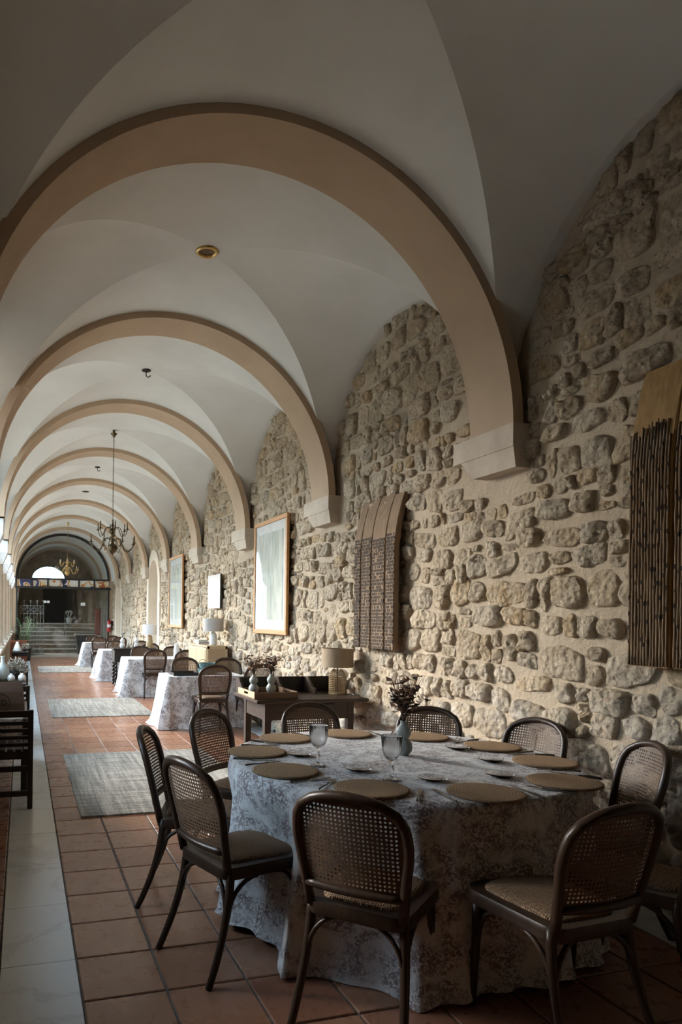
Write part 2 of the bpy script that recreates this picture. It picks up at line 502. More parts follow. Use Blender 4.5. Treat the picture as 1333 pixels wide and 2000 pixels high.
def sharp(me, deg):
    try: me.set_sharp_from_angle(angle=math.radians(deg))
    except Exception: pass
def link(name, me, parent=None):
    o = bpy.data.objects.new(name, me)
    COL.objects.link(o)
    if parent is not None: o.parent = parent
    return o
def tag(o, label=None, cat=None, group=None, kind=None):
    if label: o['label'] = label
    if cat: o['category'] = cat
    if group: o['group'] = group
    if kind: o['kind'] = kind
    return o
def empty(name, loc=(0, 0, 0), rz=0):
    o = bpy.data.objects.new(name, None)
    COL.objects.link(o)
    o.location = loc
    o.rotation_euler = (0, 0, rz)
    o.empty_display_size = .1
    return o
def copy_tree(o, parent=None):
    c = o.copy(); COL.objects.link(c)
    if parent is not None: c.parent = parent
    for ch in list(o.children): copy_tree(ch, c)
    return c
def thing(name, label, cat, loc=(0, 0, 0), rz=0, group=None):
    return tag(empty(name, loc, rz), label, cat, group)
def lerp(a, b, t): return a + (b - a) * t

# ================================================================== SETTING
# ---- floor: slab, terracotta tiles, marble bands
floor = MB().box(-.34, XW + .05, -4, YEND, -.12, -.007).build('floor', 'grout')
tag(floor, kind='structure')
J = .0048
tile_me = MB().box(-TX / 2 + J, TX / 2 - J, -TY / 2 + J, TY / 2 - J, -.02, 0, .004).mesh('tile', 'terracotta')
tiles = []
for iy in range(-26, 61):
    yc = TYO - (iy + .5) * TY * -1
    if yc > YEND - TY / 2: continue
    for ix in range(-1, 8):
        x = TXO + (ix + .5) * TX
        if ix == -1: continue
        tiles.append((x, yc))
tiles.sort(key=lambda p: (p[1] < 1.4, p[1]))
rest = MB()
def flat_tile(mb, x0, x1, y0, y1):
    mb.box(x0 + J, x1 - J, y0 + J, y1 - J, -.02, 0)
for k, (x, y) in enumerate(tiles):
    if k < 262 and y > 1.4:
        o = link('terracotta_tile', tile_me, floor); o.location = (x, y, 0)
    else: flat_tile(rest, x - TX / 2, x + TX / 2, y - TY / 2, y + TY / 2)
xl = TXO + 8 * TX
# cut tiles in the strip left of the left marble band
left_me = MB().box(-.13 + J, .13 - J, -TY / 2 + J, TY / 2 - J, -.02, 0, .004).mesh('tile', 'terracotta')
for iy in range(-26, 60):
    y = TYO + (iy + .5) * TY + .1
    if y > YEND - TY / 2 or y < -3.8: continue
    if 2.2 < y < 12:
        o = link('terracotta_tile', left_me, floor); o.location = (-.205, y, 0)
    else: flat_tile(rest, -.335, -.075, y - TY / 2, y + TY / 2)
tag(rest.build('far_tile_field', 'terracotta', floor), kind='stuff')
slab = MB().box(-.154, .154, -.302, .302, -.02, 0.001, .0015).mesh('marble_slab', 'marble')
slab2 = MB().box(xl + .008, XW + .04, -.302, .302, -.02, 0.001, .0015).mesh('marble_slab', 'marble')
y = -3.6
while y < YEND - .3:
    o = link('marble_slab', slab, floor); o.location = (.083, y + .274, 0)
    o = link('marble_slab', slab2, floor); o.location = (0, y + .12, 0)
    y += .606
# low step below the glazed screen
MB().box(-.34, XW + .05, YEND - .35, YEND + .4, -.007, .06, .01).build('threshold_step', 'stone_step', floor)

# ---- ceiling: groin vault webs and ribs
ceiling = empty('ceiling'); tag(ceiling, kind='structure')
def bX(x): return VB - .26 * min(1, x * x)
def half_phi(x):
    if abs(x) >= 1: return PI / 2
    r = VB * math.sqrt(1 - x * x) / bX(x)
    return math.acos(max(-1, min(1, r)))
H2 = BAY / 2
XLEFT, XRIGHT = -.60, XW + .06
def vault(ym, y0=None, y1=None):
    xs = [math.cos(PI * k / 44) for k in range(45)]
    y0 = ym - H2 if y0 is None else y0
    y1 = ym + H2 if y1 is None else y1
    for sgn, ye in ((-1, y0), (1, y1)):
        rows = []
        for x in xs:
            g = H2 * math.sin(half_phi(x)); z = ZS + VB * math.sqrt(max(0, 1 - x * x))
            X = CX + VA * x
            rows.append([(X, lerp(ye, ym + sgn * g, t), z) for t in (0, .5, 1)])
        MB().grid(rows).build('vault_web', 'plaster', ceiling, smooth=True)
    for side in (1, -1):
        rows = []
        sx = [side * math.sin(PI / 2 * k / 24) for k in range(25)]
        ext = (XRIGHT - CX) / VA if side > 0 else (XLEFT - CX) / VA
        sx += [lerp(side, ext, t) for t in (.5, 1)]
        for x in sx:
            pg = half_phi(x); X = CX + VA * x
            rows.append([(X, ym + H2 * math.sin(lerp(-pg, pg, k / 28)), ZS + bX(x) * math.cos(lerp(-pg, pg, k / 28))) for k in range(29)])
        MB().grid(rows).build('vault_web', 'plaster', ceiling, smooth=True)
for i in range(-2, 7): vault(rib_mid(i) + H2)
def arch_rib(y0, y1, r0, r1, name, mat, parent, n=48, zb=None):
    zb = ZS + .02 if zb is None else zb
    prof = [(math.cos(PI * k / n), math.sin(PI * k / n)) for k in range(n + 1)]
    rows = []
    for (c, s_) in prof:
        rows.append([(CX + r * c, y, ZS + r * s_) for r, y in ((r1, y0), (r0, y0), (r0, y1), (r1, y1))])
    b = [[(p[0], p[1], zb) for p in rows[0]]] + rows + [[(p[0], p[1], zb) for p in rows[-1]]]
    return MB().grid(b).build(name, mat, parent, auto=35)
for i in range(-3, 8): arch_rib(RIB0 + i * BAY, RIB0 + i * BAY + RIB_W, RIB_R, RIB_R + .078, 'vault_rib', 'rib', ceiling)
# short barrel between the last rib and the screen
rows = [[(CX + VA * math.cos(PI * k / 44), y, ZS + VB * math.sin(PI * k / 44)) for y in (rib_mid(7), YEND + .1)] for k in range(45)]
MB().grid(rows).build('vault_web', 'plaster', ceiling, smooth=True)
roof = MB().box(-.9, 4.2, -4.2, 36, 4.62, 4.75).build('roof_light_block', 'roof', ceiling)  # unseen cover added to stop sky light leaking past the webs

# ---- right wall: mortar, doorways, stones, corbels
NICHES = [(16.62, 17.88, 2.30, .63, .26), (23.15, 24.45, 2.02, .55, .22)]   # y0, y1, spring z, rise, surround width
def niche_top(y, grow=0):
    for (a, b, zs, rise, sw) in NICHES:
        a2, b2 = a - grow * sw, b + grow * sw
        if a2 < y < b2:
            t = (y - (a + b) / 2) / ((b2 - a2) / 2)
            return zs + (rise + grow * sw) * math.sqrt(max(0, 1 - t * t))
    return 0
rnd = np.random.RandomState(3)
def vn(y, z, s):   # cheap smooth noise
    return math.sin(y * 5.1 * s + 1.3 * math.sin(z * 3.7 * s + 2)) * .5 + math.sin(z * 6.3 * s + 1.7 * math.sin(y * 2.9 * s)) * .5
rows = []
ys = [-4 + .11 * k for k in range(int((YEND + 4) / .11) + 2)]
zn = 40
for j in range(zn + 1):
    r = []
    for y in ys:
        zb = niche_top(y, .5)
        z = lerp(zb, 4.7, j / zn)
        r.append((XW + .010 * vn(y, z, 1.2) + .006 * vn(y, z, 4), y, z))
    rows.append(r)
wall_right = MB().grid(rows).build('wall_right', 'mortar', None, smooth=True)
tag(wall_right, kind='structure')
MB().box(3.62, 3.8, -4.2, 36, -.1, 4.7).build('wall_backing', 'mortar', wall_right)
for (a, b, zs, rise, sw) in NICHES:
    n = 24; m = (a + b) / 2
    def arc(g, x):
        h = (b - a) / 2 + g * sw
        return [(x, m - h, 0.0)] + [(x, m - h * math.cos(PI * k / n), zs + (rise + g * sw) * math.sin(PI * k / n)) for k in range(n + 1)] + [(x, m + h, 0.0)]
    MB().grid([arc(0, XW - .035), arc(0, 3.46)]).build('doorway_reveal', 'reveal', wall_right, auto=40)
    MB().grid([arc(1, XW + .05), arc(1, XW - .035), arc(0, XW - .035)]).build('doorway_surround', 'reveal', wall_right, auto=35)
    MB().box(3.45, 3.49, a - .02, b + .02, 0, zs + rise + .02).build('doorway_back', 'reveal', wall_right)

def lunette(y):
    i = math.floor((y - rib_mid(0)) / BAY)
    ym = rib_mid(i) + H2
    t = (y - ym) / H2
    return ZS + bX(1) * math.sqrt(max(0, 1 - t * t))
def in_corbel(y, z):
    k = (y - RIB0) % BAY
    return -.02 < k < .68 and z > 2.44
def stone_geo(hp, gap, pr, n, rings, rr):
    ex = rr.uniform(5, 12)          # how sharp the corners stay
    ph = [rr.uniform(0, 6.28) for _ in range(4)]
    rad = []
    for k in range(n):
        a = 2 * PI * k / n
        c, s_ = math.cos(a), math.sin(a)
        inv = [max(0, (nx * c + nz * s_) / max(.012, d - gap)) for nx, nz, d in hp]
        r = sum(i ** ex for i in inv) ** (-1 / ex)
        rad.append(min(r, .30) * (1 + .035 * math.sin(3 * a + ph[0]) + .03 * math.sin(5 * a + ph[1]) + rr.uniform(-.03, .03)))
    size = sum(rad) / n
    # a few broken faces
    fac = []
    for _ in range(rr.choice([1, 2, 2, 3])):
        a = rr.uniform(0, 2 * PI)
        fac.append((math.cos(a), math.sin(a), rr.uniform(.75, 1.15), rr.uniform(.25, .9)))
    prof = {5: [(1.0, -.25), (.95, .52), (.84, .92), (.58, 1.0), (.28, 1.0)], 4: [(1.0, -.25), (.93, .60), (.76, .96), (.40, 1.0)]}[rings]
    vs = []
    def top(u, v):
        return min([1.08] + [t - sl * (fx * u + fz * v) for fx, fz, t, sl in fac])
    for (f, hh) in prof:
        for k in range(n):
            a = 2 * PI * k / n
            u, v = f * rad[k] * math.cos(a), f * rad[k] * math.sin(a)
            d = hh * pr
            if hh > .3: d = pr * (min(hh, max(.35, top(u / size, v / size))) + rr.uniform(-.15, .15) + .13 * math.sin(4 * u / size + ph[3]) * math.cos(3.5 * v / size + ph[2]))
            vs.append((-d, u, v))
    vs.append((-pr * max(.4, min(1.02, top(0, 0))), 0, 0))
    fs = []
    for i in range(len(prof) - 1):
        for k in range(n):
            k2 = (k + 1) % n
            fs.append((i * n + k2, i * n + k, (i + 1) * n + k, (i + 1) * n + k2))
    c = len(vs) - 1; o = (len(prof) - 1) * n
    for k in range(n): fs.append((o + (k + 1) % n, o + k, c))
    return vs, fs
STONE_COLS = [(.48, .375, .255), (.40, .305, .20), (.53, .425, .295), (.44, .33, .205), (.37, .285, .19), (.51, .415, .295), (.47, .325, .17), (.45, .38, .285)]
ASP = 1.0
stones = []
def block(yc, zc, w, h):
    """a roughly squared stone: four uneven sides and some knocked-off corners, as half planes"""
    hp = [(math.cos(a), math.sin(a), d / 2 * R.uniform(.95, 1.03)) for a, d in ((R.uniform(-.2, .2), w), (PI / 2 + R.uniform(-.16, .16), h), (PI + R.uniform(-.2, .2), w), (-PI / 2 + R.uniform(-.16, .16), h))]
    for q in range(4):
        if R.random() < .6:
            a = PI / 4 + q * PI / 2
            t = math.atan2(math.sin(a) * w, math.cos(a) * h) + R.uniform(-.35, .35)     # normal of the cut
            c = abs(math.cos(t)) * w / 2 + abs(math.sin(t)) * h / 2
            hp.append((math.cos(t), math.sin(t), c * R.uniform(.68, .9)))
    stones.append((yc, zc, w, h, hp))
z = .01
while z < 4.4:
    rh = R.choice([.11, .13, .15, .16, .17, .18, .20, .22, .25])
    y = 1.0 + R.uniform(0, .2)
    ph1 = R.uniform(0, 6)
    while y < YEND - .1:
        w = rh ** .6 * .15 ** .4 * R.choice([.55, .75, .9, 1.05, 1.2, 1.4, 1.7, 2.1]) * R.uniform(.9, 1.1)
        wob = .055 * math.sin(y * 1.1 + 1.1 * math.sin(z * 1.3)) + .03 * math.sin(y * 2.9 + z * 2) + .02 * math.sin(y * 5.3 + ph1)
        yc, zc = y + w / 2, z + rh / 2 + wob
        if rh > .145 and w < .22 and R.random() < .33:
            t = R.uniform(.35, .65)
            block(yc + R.uniform(-.01, .01), z + rh * t / 2 + wob, w, rh * t)
            block(yc + R.uniform(-.01, .01), z + rh * (1 + t) / 2 + wob, w * R.uniform(.75, 1), rh * (1 - t))
        else:
            block(yc, zc + R.uniform(-.012, .012), w, rh * R.uniform(.80, 1.10))
        y += w
    z += rh * .97
def cam_px(X, Y, Z):
    x = X * math.cos(YAW) - Y * math.sin(YAW); q = X * math.sin(YAW) + Y * math.cos(YAW)
    return (U0 + F_PX * x / q, V0 - F_PX * (Z - CAM_H) / q, q)
keep = []
for (yc, zc, w, h, hp) in stones:
    if zc > lunette(yc) - .01 or in_corbel(yc, zc): continue
    nt_ = niche_top(yc, 1.25)
    if nt_ and zc < nt_ + .03: continue
    px, py, q = cam_px(XW, yc, zc)
    vis = px < 1380 and py > 100
    keep.append((((w * h) / (q * q) * (XW / q)) if vis else 0, yc, zc, w, h, hp))
keep.sort(key=lambda s: -s[0])
field_v, field_f, field_c = [], [], []
for k, (ar, yc, zc, w, h, hp) in enumerate(keep):
    col = R.choice(STONE_COLS); b = R.uniform(.82, 1.12)
    col = tuple(c * b for c in col)
    near = k < 300
    pr = R.uniform(.028, .070) * (1.0 if h > .12 else .8)
    vs, fs = stone_geo(hp, R.uniform(.0, .010), pr, 22 if near else (16 if yc < 10 else 12), 5 if yc < 8 else 4, R)
    vs = [(p[0], p[1] * ASP, p[2]) for p in vs]
    if near:
        mb = MB().add(vs, fs)
        me = mb.mesh('stone', 'stone', True)
        ca = me.color_attributes.new('tint', 'FLOAT_COLOR', 'POINT')
        ca.data.foreach_set('color', [x for _ in vs for x in (*col, 1)])
        o = link('stone', me, wall_right); o.location = (XW + .006, yc, zc)
    else:
        o = len(field_v)
        field_v += [(p[0] + XW + .006, p[1] + yc, p[2] + zc) for p in vs]
        field_f += [tuple(i + o for i in q) for q in fs]
        field_c += [x for _ in vs for x in (*col, 1)]
mb = MB(); mb.v, mb.f = field_v, field_f
me = mb.mesh('rubble_stones', 'stone', True)
me.color_attributes.new('tint', 'FLOAT_COLOR', 'POINT').data.foreach_set('color', field_c)
tag(link('rubble_stones', me, wall_right), kind='stuff')
# corbels carrying the ribs
def corbel(i):
    y0 = RIB0 + i * BAY
    def f(x0, ya, yb, z0, z1, x0b=None, yab=None, ybb=None):
        x0b = x0 if x0b is None else x0b; yab = ya if yab is None else yab; ybb = yb if ybb is None else ybb
        vs = [(x0b, yab, z0), (XW + .05, yab, z0), (XW + .05, ybb, z0), (x0b, ybb, z0), (x0, ya, z1), (XW + .05, ya, z1), (XW + .05, yb, z1), (x0, yb, z1)]
        return vs, [(3, 2, 1, 0), (4, 5, 6, 7), (0, 1, 5, 4), (1, 2, 6, 5), (2, 3, 7, 6), (3, 0, 4, 7)]
    a = MB().add(*f(3.044, y0 - .006, y0 + .64, 2.632, 2.785)).build('corbel', 'corbel', wall_right)
    MB().add(*f(3.052, y0, y0 + .56, 2.50, 2.633, 3.075, y0 + .004, y0 + .45)).build('corbel_bracket', 'corbel', a)
for i in range(-2, 8): corbel(i)

# ---- left wall: parapet, arcade spandrels, columns
wall_left = MB().box(-.86, XL, -4, YEND, -.1, .86).build('wall_left', 'dark_stone')
tag(wall_left, kind='structure')
MB().box(-.90, XL + .03, -4, YEND, .86, .92, .012).build('parapet_coping', 'corbel', wall_left)
def open_top(y):
    i = math.floor((y - rib_mid(0)) / BAY)
    if ADDED_WIN[0] < y < ADDED_WIN[1]: return ADDED_WIN[2]
    if i < FIRST_OPEN or i > LAST_OPEN or y > YEND - .25: return .9
    a, b = rib_mid(i) + .24, rib_mid(i + 1) - .24
    if i == 0: a = Y_OPEN0
    if i == 7: b = YEND - .25
    if not a < y < b: return .9
    t = (y - (a + b) / 2) / ((b - a) / 2)
    return 2.72 + 1.12 * math.sqrt(max(0, 1 - t * t))
ys = []
for i in range(-3, 8):
    a, b = rib_mid(i) + .24, rib_mid(i + 1) - .24
    if i == 0: a = Y_OPEN0
    if i == 7: b = YEND - .25
    if b <= a: continue
    ys += [a - 1e-4] + [(a + b) / 2 - (b - a) / 2 * math.cos(PI * k / 32) * .99999 for k in range(33)] + [b + 1e-4]
ys = sorted([-4] + [y for y in ys if -4 < y < YEND] + [YEND] + [ADDED_WIN[0] - 1e-4, ADDED_WIN[0] + 1e-4, ADDED_WIN[1] - 1e-4, ADDED_WIN[1] + 1e-4])
for xx in (-.46, -.80):
    MB().grid([[(xx, y, open_top(y)) for y in ys], [(xx, y, 4.7) for y in ys]]).build('arcade_wall', 'facade', wall_left)
MB().grid([[(-.46, y, open_top(y)) for y in ys], [(-.80, y, open_top(y)) for y in ys]]).build('arcade_soffit', 'rib', wall_left)
col_shaft = MB().lathe([(.125, .96), (.105, 1.0), (.10, 1.6), (.094, 2.36), (.11, 2.40)], 20).mesh('column', 'corbel', True); sharp(col_shaft, 40)
col_base = MB().box(-.15, .15, -.15, .15, .92, .97, .01).lathe([(.14, .97), (.14, 1.0), (.12, 1.02)], 20).mesh('column_base', 'corbel')
cap = MB().grid([[(sx * r, sy * r, z_) for sx, sy in ((-1, -1), (1, -1), (1, 1), (-1, 1))] for r, z_ in ((.09, 2.36), (.12, 2.42), (.165, 2.54), (.175, 2.55), (.175, 2.76))], closed=True).mesh('capital', 'white_paint')
for i in range(-1, 8):
    c = link('column', col_shaft, wall_left); c.location = (-.435, rib_mid(i), 0)
    link('column_base', col_base, c); link('capital', cap, c)

# ---- end walls, outdoors
wall_back = MB().box(-.9, 3.8, -4.3, -4.0, -.1, 4.7).build('wall_back', 'facade'); tag(wall_back, kind='structure')
ground = MB().box(-40, -.86, -30, 60, -.2, -.06).build('courtyard_ground', 'gravel'); tag(ground, kind='structure')
fac = MB().box(-15, -14.6, -30, 60, -.1, 4.2).build('wall_courtyard', 'facade'); tag(fac, kind='structure')

# ---- glazed screen at the end of the gallery
window_1 = empty('window_1', (0, 0, 0)); tag(window_1, kind='structure')
RS = 1.645; ZSC = 2.80; ZL0, ZL1 = 2.53, 2.84
def arc_pts(r, n=48): return [(CX + r * math.cos(PI * k / n), ZSC + r * math.sin(PI * k / n)) for k in range(n + 1)]
# infill between vault and screen arch
o_, i_ = arc_pts(RS + .30), arc_pts(RS)
MB().grid([[(x, YEND - .02, z) for x, z in o_], [(x, YEND - .02, z) for x, z in i_], [(x, YEND + .2, z) for x, z in i_]]).build('screen_surround', 'rib', window_1, auto=35)
for xa, xb in ((-.9, CX - RS), (CX + RS, 3.62)):
    MB().box(xa, xb, YEND - .02, YEND + .2, -.1, ZSC + .001).build('screen_jamb', 'rib', window_1)
i2 = arc_pts(RS - .075)
MB().grid([[(x, YEND - .05, z) for x, z in arc_pts(RS + .005)], [(x, YEND - .05, z) for x, z in i2], [(x, YEND + .04, z) for x, z in i2]]).build('arch_frame', 'black_frame', window_1, auto=35)
MB().box(CX - RS, CX + RS, YEND - .06, YEND + .04, ZL1 - .06, ZL1).build('lintel_bar', 'black_frame', window_1)
MB().box(CX - RS - .03, CX + RS + .04, YEND - .07, YEND + .05, ZL0 - .07, ZL0 + .01).build('lintel_bar', 'black_frame', window_1)
for s in (0, 1):
    x = CX - RS if s == 0 else CX + RS - .05
    MB().box(x, x + .05, YEND - .05, YEND + .04, .06, ZL0).build('frame_post', 'black_frame', window_1)
pw = 2 * RS / 6
for k in range(6):
    xa = CX - RS + k * pw
    MB().box(xa + .03, xa + pw - .03, YEND - .02, YEND, ZL0, ZL1 - .06).build('painted_pane', 'stained', window_1)
    MB().box(xa - .03, xa + .03, YEND - .05, YEND + .03, ZL0, ZL1 - .06).build('mullion', 'black_frame', window_1)
fan = [(x, z) for x, z in arc_pts(RS - .07)]
MB().prism(fan, YEND - .002, YEND + .008, lambda x, y, z: (x, z, y)).build('fanlight_pane', 'pane', window_1)
dx = [CX - RS + .05, .82, 2.10, CX + RS - .05]
for k in range(3):
    p = MB().box(dx[k] + .006, dx[k + 1] - .006, YEND, YEND + .012, .065, ZL0 - .07).build('glass_pane', 'pane', window_1)
    if k == 0:
        MB().box(dx[1] - .10, dx[1] - .01, YEND - .015, YEND + .02, 1.95, 2.03).build('patch_fitting', 'white_paint', p)
        MB().tube([(dx[1] - .28, YEND - .05, 1.0), (dx[1] - .06, YEND - .05, 1.0)], .012).build('door_handle', 'iron_light', p)
    if k == 1:
        MB().box(dx[1] + .01, dx[1] + .10, YEND - .015, YEND + .02, 1.95, 2.03).build('patch_fitting', 'white_paint', p)
        MB().tube([(1.46, YEND - .05, .75), (1.46, YEND - .05, 1.55)], .010).build('door_handle', 'dark_metal', p)
    if k == 2:
        MB().box(2.02, 2.18, YEND - .006, YEND - .001, 1.87, 1.98).build('door_notice', 'white_paint', p)

# ---- the dim hall beyond the screen
hall = MB().box(-.9, 3.7, YEND + .012, 35.6, -.12, .06).build('floor_hall', 'stone_step'); tag(hall, kind='structure')
wl = MB().box(-1.0, -.35, YEND + .2, 36, 0, 1.1).box(-1.0, -.35, YEND + .2, 36, 2.9, 4.7).box(-1.0, -.35, YEND + .2, 26.6, 1.1, 2.9).box(-1.0, -.35, 28.9, 36, 1.1, 2.9).build('wall_hall_left', 'dark_stone'); tag(wl, kind='structure')  # the gap in this wall is an added opening to light the hall
wr = MB().box(XW - .02, 3.7, YEND + .2, 36, 0, 4.7).build('wall_hall_right', 'dark_stone'); tag(wr, kind='structure')
hc = empty('ceiling_hall'); tag(hc, kind='structure')
rows = [[(CX + VA * math.cos(PI * k / 44), y, ZS + VB * math.sin(PI * k / 44)) for y in (YEND + .1, 36)] for k in range(45)]
MB().grid(rows).build('barrel_vault', 'plaster', hc, smooth=True)
for y in (28.2, 31.0): arch_rib(y, y + .45, RIB_R, RIB_R + .2, 'vault_rib', 'rib', hc, n=32)
YB = 31.5
m0, zw0, rw0 = 1.08, 3.13, .70
prof = [(m0 - rw0 * math.cos(PI * k / 24), zw0 + rw0 * .78 * math.sin(PI * k / 24)) for k in range(25)]
big = [(-.95, 4.7)] * 6 + [(lerp(-.95, 3.7, k / 12), 4.7) for k in range(13)] + [(3.7, 4.7)] * 6
we = MB().grid([[(x, YB, z) for x, z in big], [(x, YB, z) for x, z in prof], [(x, YB + .3, z) for x, z in prof]]).add([(-.95, YB, 0), (3.7, YB, 0), (3.7, YB, zw0), (-.95, YB, zw0)], [(0, 1, 2, 3)])
we.add([(-.95, YB, zw0), (prof[0][0], YB, zw0), (-.95, YB, 4.7)], [(0, 1, 2)]).add([(prof[-1][0], YB, zw0), (3.7, YB, zw0), (3.7, YB, 4.7)], [(0, 1, 2)]).add([(prof[0][0], YB, zw0), (prof[-1][0], YB, zw0), (prof[-1][0], YB + .3, zw0), (prof[0][0], YB + .3, zw0)], [(0, 1, 2, 3)])
wall_end = we.build('wall_hall_end', 'dark_stone'); tag(wall_end, kind='structure')
window_2 = MB().prism(prof, YB + .14, YB + .15, lambda x, y, z: (x, z, y)).build('window_2', 'pane'); tag(window_2, kind='structure')
for a in (.25, .5, .75):
    MB().tube([(m0, YB + .12, zw0), (m0 - rw0 * math.cos(PI * a), YB + .12, zw0 + .78 * rw0 * math.sin(PI * a))], .012, 6).build('glazing_bar', 'black_frame', window_2)
door_1 = MB().box(.85, 2.32, YB - .06, YB + .02, 1.18, 2.75).build('door_1', 'dark_door'); tag(door_1, kind='structure')
stair = empty('stone_stair'); tag(stair, kind='structure')
for k in range(7):
    st_ = MB().box(-.3 + .05 * k, 3.1, 27.5 + .34 * k, YB, .06 + .16 * k, .06 + .16 * (k + 1) - .045).build('stair_riser', 'dark_stone', stair)
    MB().box(-.3 + .05 * k, 3.1, 27.46 + .34 * k, YB, .06 + .16 * (k + 1) - .045, .06 + .16 * (k + 1), .008).build('stair_tread', 'tread', st_)  # pale treads on dark risers: top light put into the colours

# ================================================================== CHAIRS
def back_w(z):     # half width of the bent back frame at height z
    P_ = [(.44, .172), (.52, .180), (.60, .191), (.68, .202), (.74, .204), (.79, .195), (.83, .172), (.862, .122), (.878, .07), (.884, 0)]
    for (a, wa), (b, wb) in zip(P_, P_[1:]):
        if a <= z <= b: return lerp(wa, wb, (z - a) / (b - a))
    return 0
def back_y(x, z): return -.195 - .235 * (z - .44) - .035 * (1 - min(1, (x / .21) ** 2)) - .05 * max(0, z - .44) ** 2
def seat_poly(g=0, n=6):
    c = [(-.205 - g, .20 + g), (-.175 - g, -.205 - g), (.175 + g, -.205 - g), (.205 + g, .20 + g)]
    rad = [.09, .055, .055, .09]
    out = []
    for i in range(4):
        p = Vector(c[i]); a = Vector(c[i - 1]); b = Vector(c[(i + 1) % 4])
        da = (a - p).normalized(); db = (b - p).normalized()
        p0 = p + da * rad[i]; p1 = p + db * rad[i]
        for k in range(n + 1):
            t = k / n
            q = p0 * (1 - t) ** 2 + p * 2 * t * (1 - t) + p1 * t * t
            out.append((q.x, q.y + (.02 * (1 - (q.x / .2) ** 2) if q.y > .1 else -.012 * (1 - (q.x / .2) ** 2) if q.y < -.1 else 0)))
    return out
def make_chair():
    t = empty('cane_back_chair')
    # bent back frame, an arch rising from the rear legs
    zs = [.44, .50, .56, .62, .68, .72, .76, .79, .81, .83, .848, .862, .872, .879, .8825]
    L = [(-back_w(z), z) for z in zs]
    path = L + [(0, .884)] + [(-x, z) for x, z in reversed(L)]
    MB().tube([(x, back_y(x, z), z) for x, z in path], .0185, 10).build('back_frame', 'chair_wood', t, smooth=True)
    # cane panel, a sheet pierced by its holes
    mb = MB(); pit = .0158; hole = .0039
    nx, nz = 28, 26
    for j in range(nz):
        z = .530 + (j + .5) * pit
        if z > .875: break
        for i in range(nx):
            x = (i - nx / 2 + .5) * pit
            if abs(x) > back_w(z) - .004 or z > .872: continue
            h = pit / 2
            o8 = [(-h, -h), (0, -h), (h, -h), (h, 0), (h, h), (0, h), (-h, h), (-h, 0)]
            solid = abs(x) > back_w(z) - .024 or z > .85 or j == 0
            outer = [(x + a, back_y(x + a, z + b), z + b) for a, b in o8]
            if solid:
                mb.add(outer, [tuple(range(8))]); continue
            i8 = [(hole * 1.12 * math.cos(PI * (-.75 + .25 * k)), hole * 1.12 * math.sin(PI * (-.75 + .25 * k))) for k in range(8)]
            inner = [(x + a, back_y(x + a, z + b), z + b) for a, b in i8]
            mb.add(outer + inner, [(k, (k + 1) % 8, 8 + (k + 1) % 8, 8 + k) for k in range(8)])
    mb.build('cane_panel', 'cane', t)
    # lower rail of the back
    MB().tube([(x, back_y(x, .525) - .004, .525) for x in [-.178 + .0356 * k for k in range(11)]], .0155, 10).build('back_rail', 'chair_wood', t, smooth=True)
    # rear legs sweep backwards, front legs taper
    for s in (-1, 1):
        pts = [(s * lerp(.172, .205, u ** 1.3), -.195 - .125 * u ** 1.8 + .004, .45 * (1 - u)) for u in [k / 9 for k in range(10)]]
        MB().tube(pts, [lerp(.019, .0145, k / 9) for k in range(10)], 10).build('leg', 'chair_wood', t, smooth=True)
        MB().tube([(s * .178, .165, .43), (s * .180, .170, .2), (s * .184, .178, 0)], [.019, .0165, .013], 10).build('leg', 'chair_wood', t, smooth=True)
    p0, p1, p2 = seat_poly(.012), seat_poly(.016), seat_poly(0)
    MB().grid([[(x, y, .405) for x, y in p0], [(x, y, .415) for x, y in p1], [(x, y, .446) for x, y in p1], [(x, y, .456) for x, y in p0], [(x, y, .458) for x, y in seat_poly(-.03)], [(x, y, .44) for x, y in seat_poly(-.032)]], closed=True).add([(x, y, .405) for x, y in p0], [tuple(range(len(p0) - 1, -1, -1))]).build('seat_frame', 'chair_wood', t, auto=35)
    q = seat_poly(-.03); mb = MB()
    rows = []
    for f, zz in ((1.0, .445), (1.0, .463), (.95, .472), (.7, .478), (.35, .480), (.02, .481)):
        rows.append([(x * f, y * f, zz) for x, y in q])
    mb.grid(rows, closed=True).build('woven_seat', 'seat_weave', t, smooth=True)
    # curved braces between seat and legs
    def brace(a, b):   # a: low point on leg, b: high point under the seat
        pts = []
        for k in range(8):
            u = PI / 2 * k / 7
            pts.append((lerp(a[0], b[0], 1 - math.cos(u)), lerp(a[1], b[1], 1 - math.cos(u)), lerp(a[2], b[2], math.sin(u))))
        MB().tube(pts, .0095, 8).build('brace', 'chair_wood', t, smooth=True)
    for s in (-1, 1):
        brace((s * .178, -.217, .255), (s * .055, -.19, .404))
        brace((s * .182, -.205, .255), (s * .185, -.06, .404))
        brace((s * .178, .163, .255), (s * .06, .175, .404))
        brace((s * .180, .155, .255), (s * .185, .04, .404))
    return t
proto_chair = make_chair()
used = [False]
def chair(x, y, face, label, group):
    """x, y: where the top of the back stands; face: direction in which the sitter looks (radians from +X)"""
    if used[0]: o = copy_tree(proto_chair)
    else: o = proto_chair; used[0] = True
    rz = face - PI / 2
    by = back_y(0, .884)
    o.location = (x - (-math.sin(rz)) * by, y - math.cos(rz) * by, 0)
    o.rotation_euler = (0, 0, rz)
    tag(o, label, 'chair', group)
    return o
TC = Vector((1.925, 3.238))
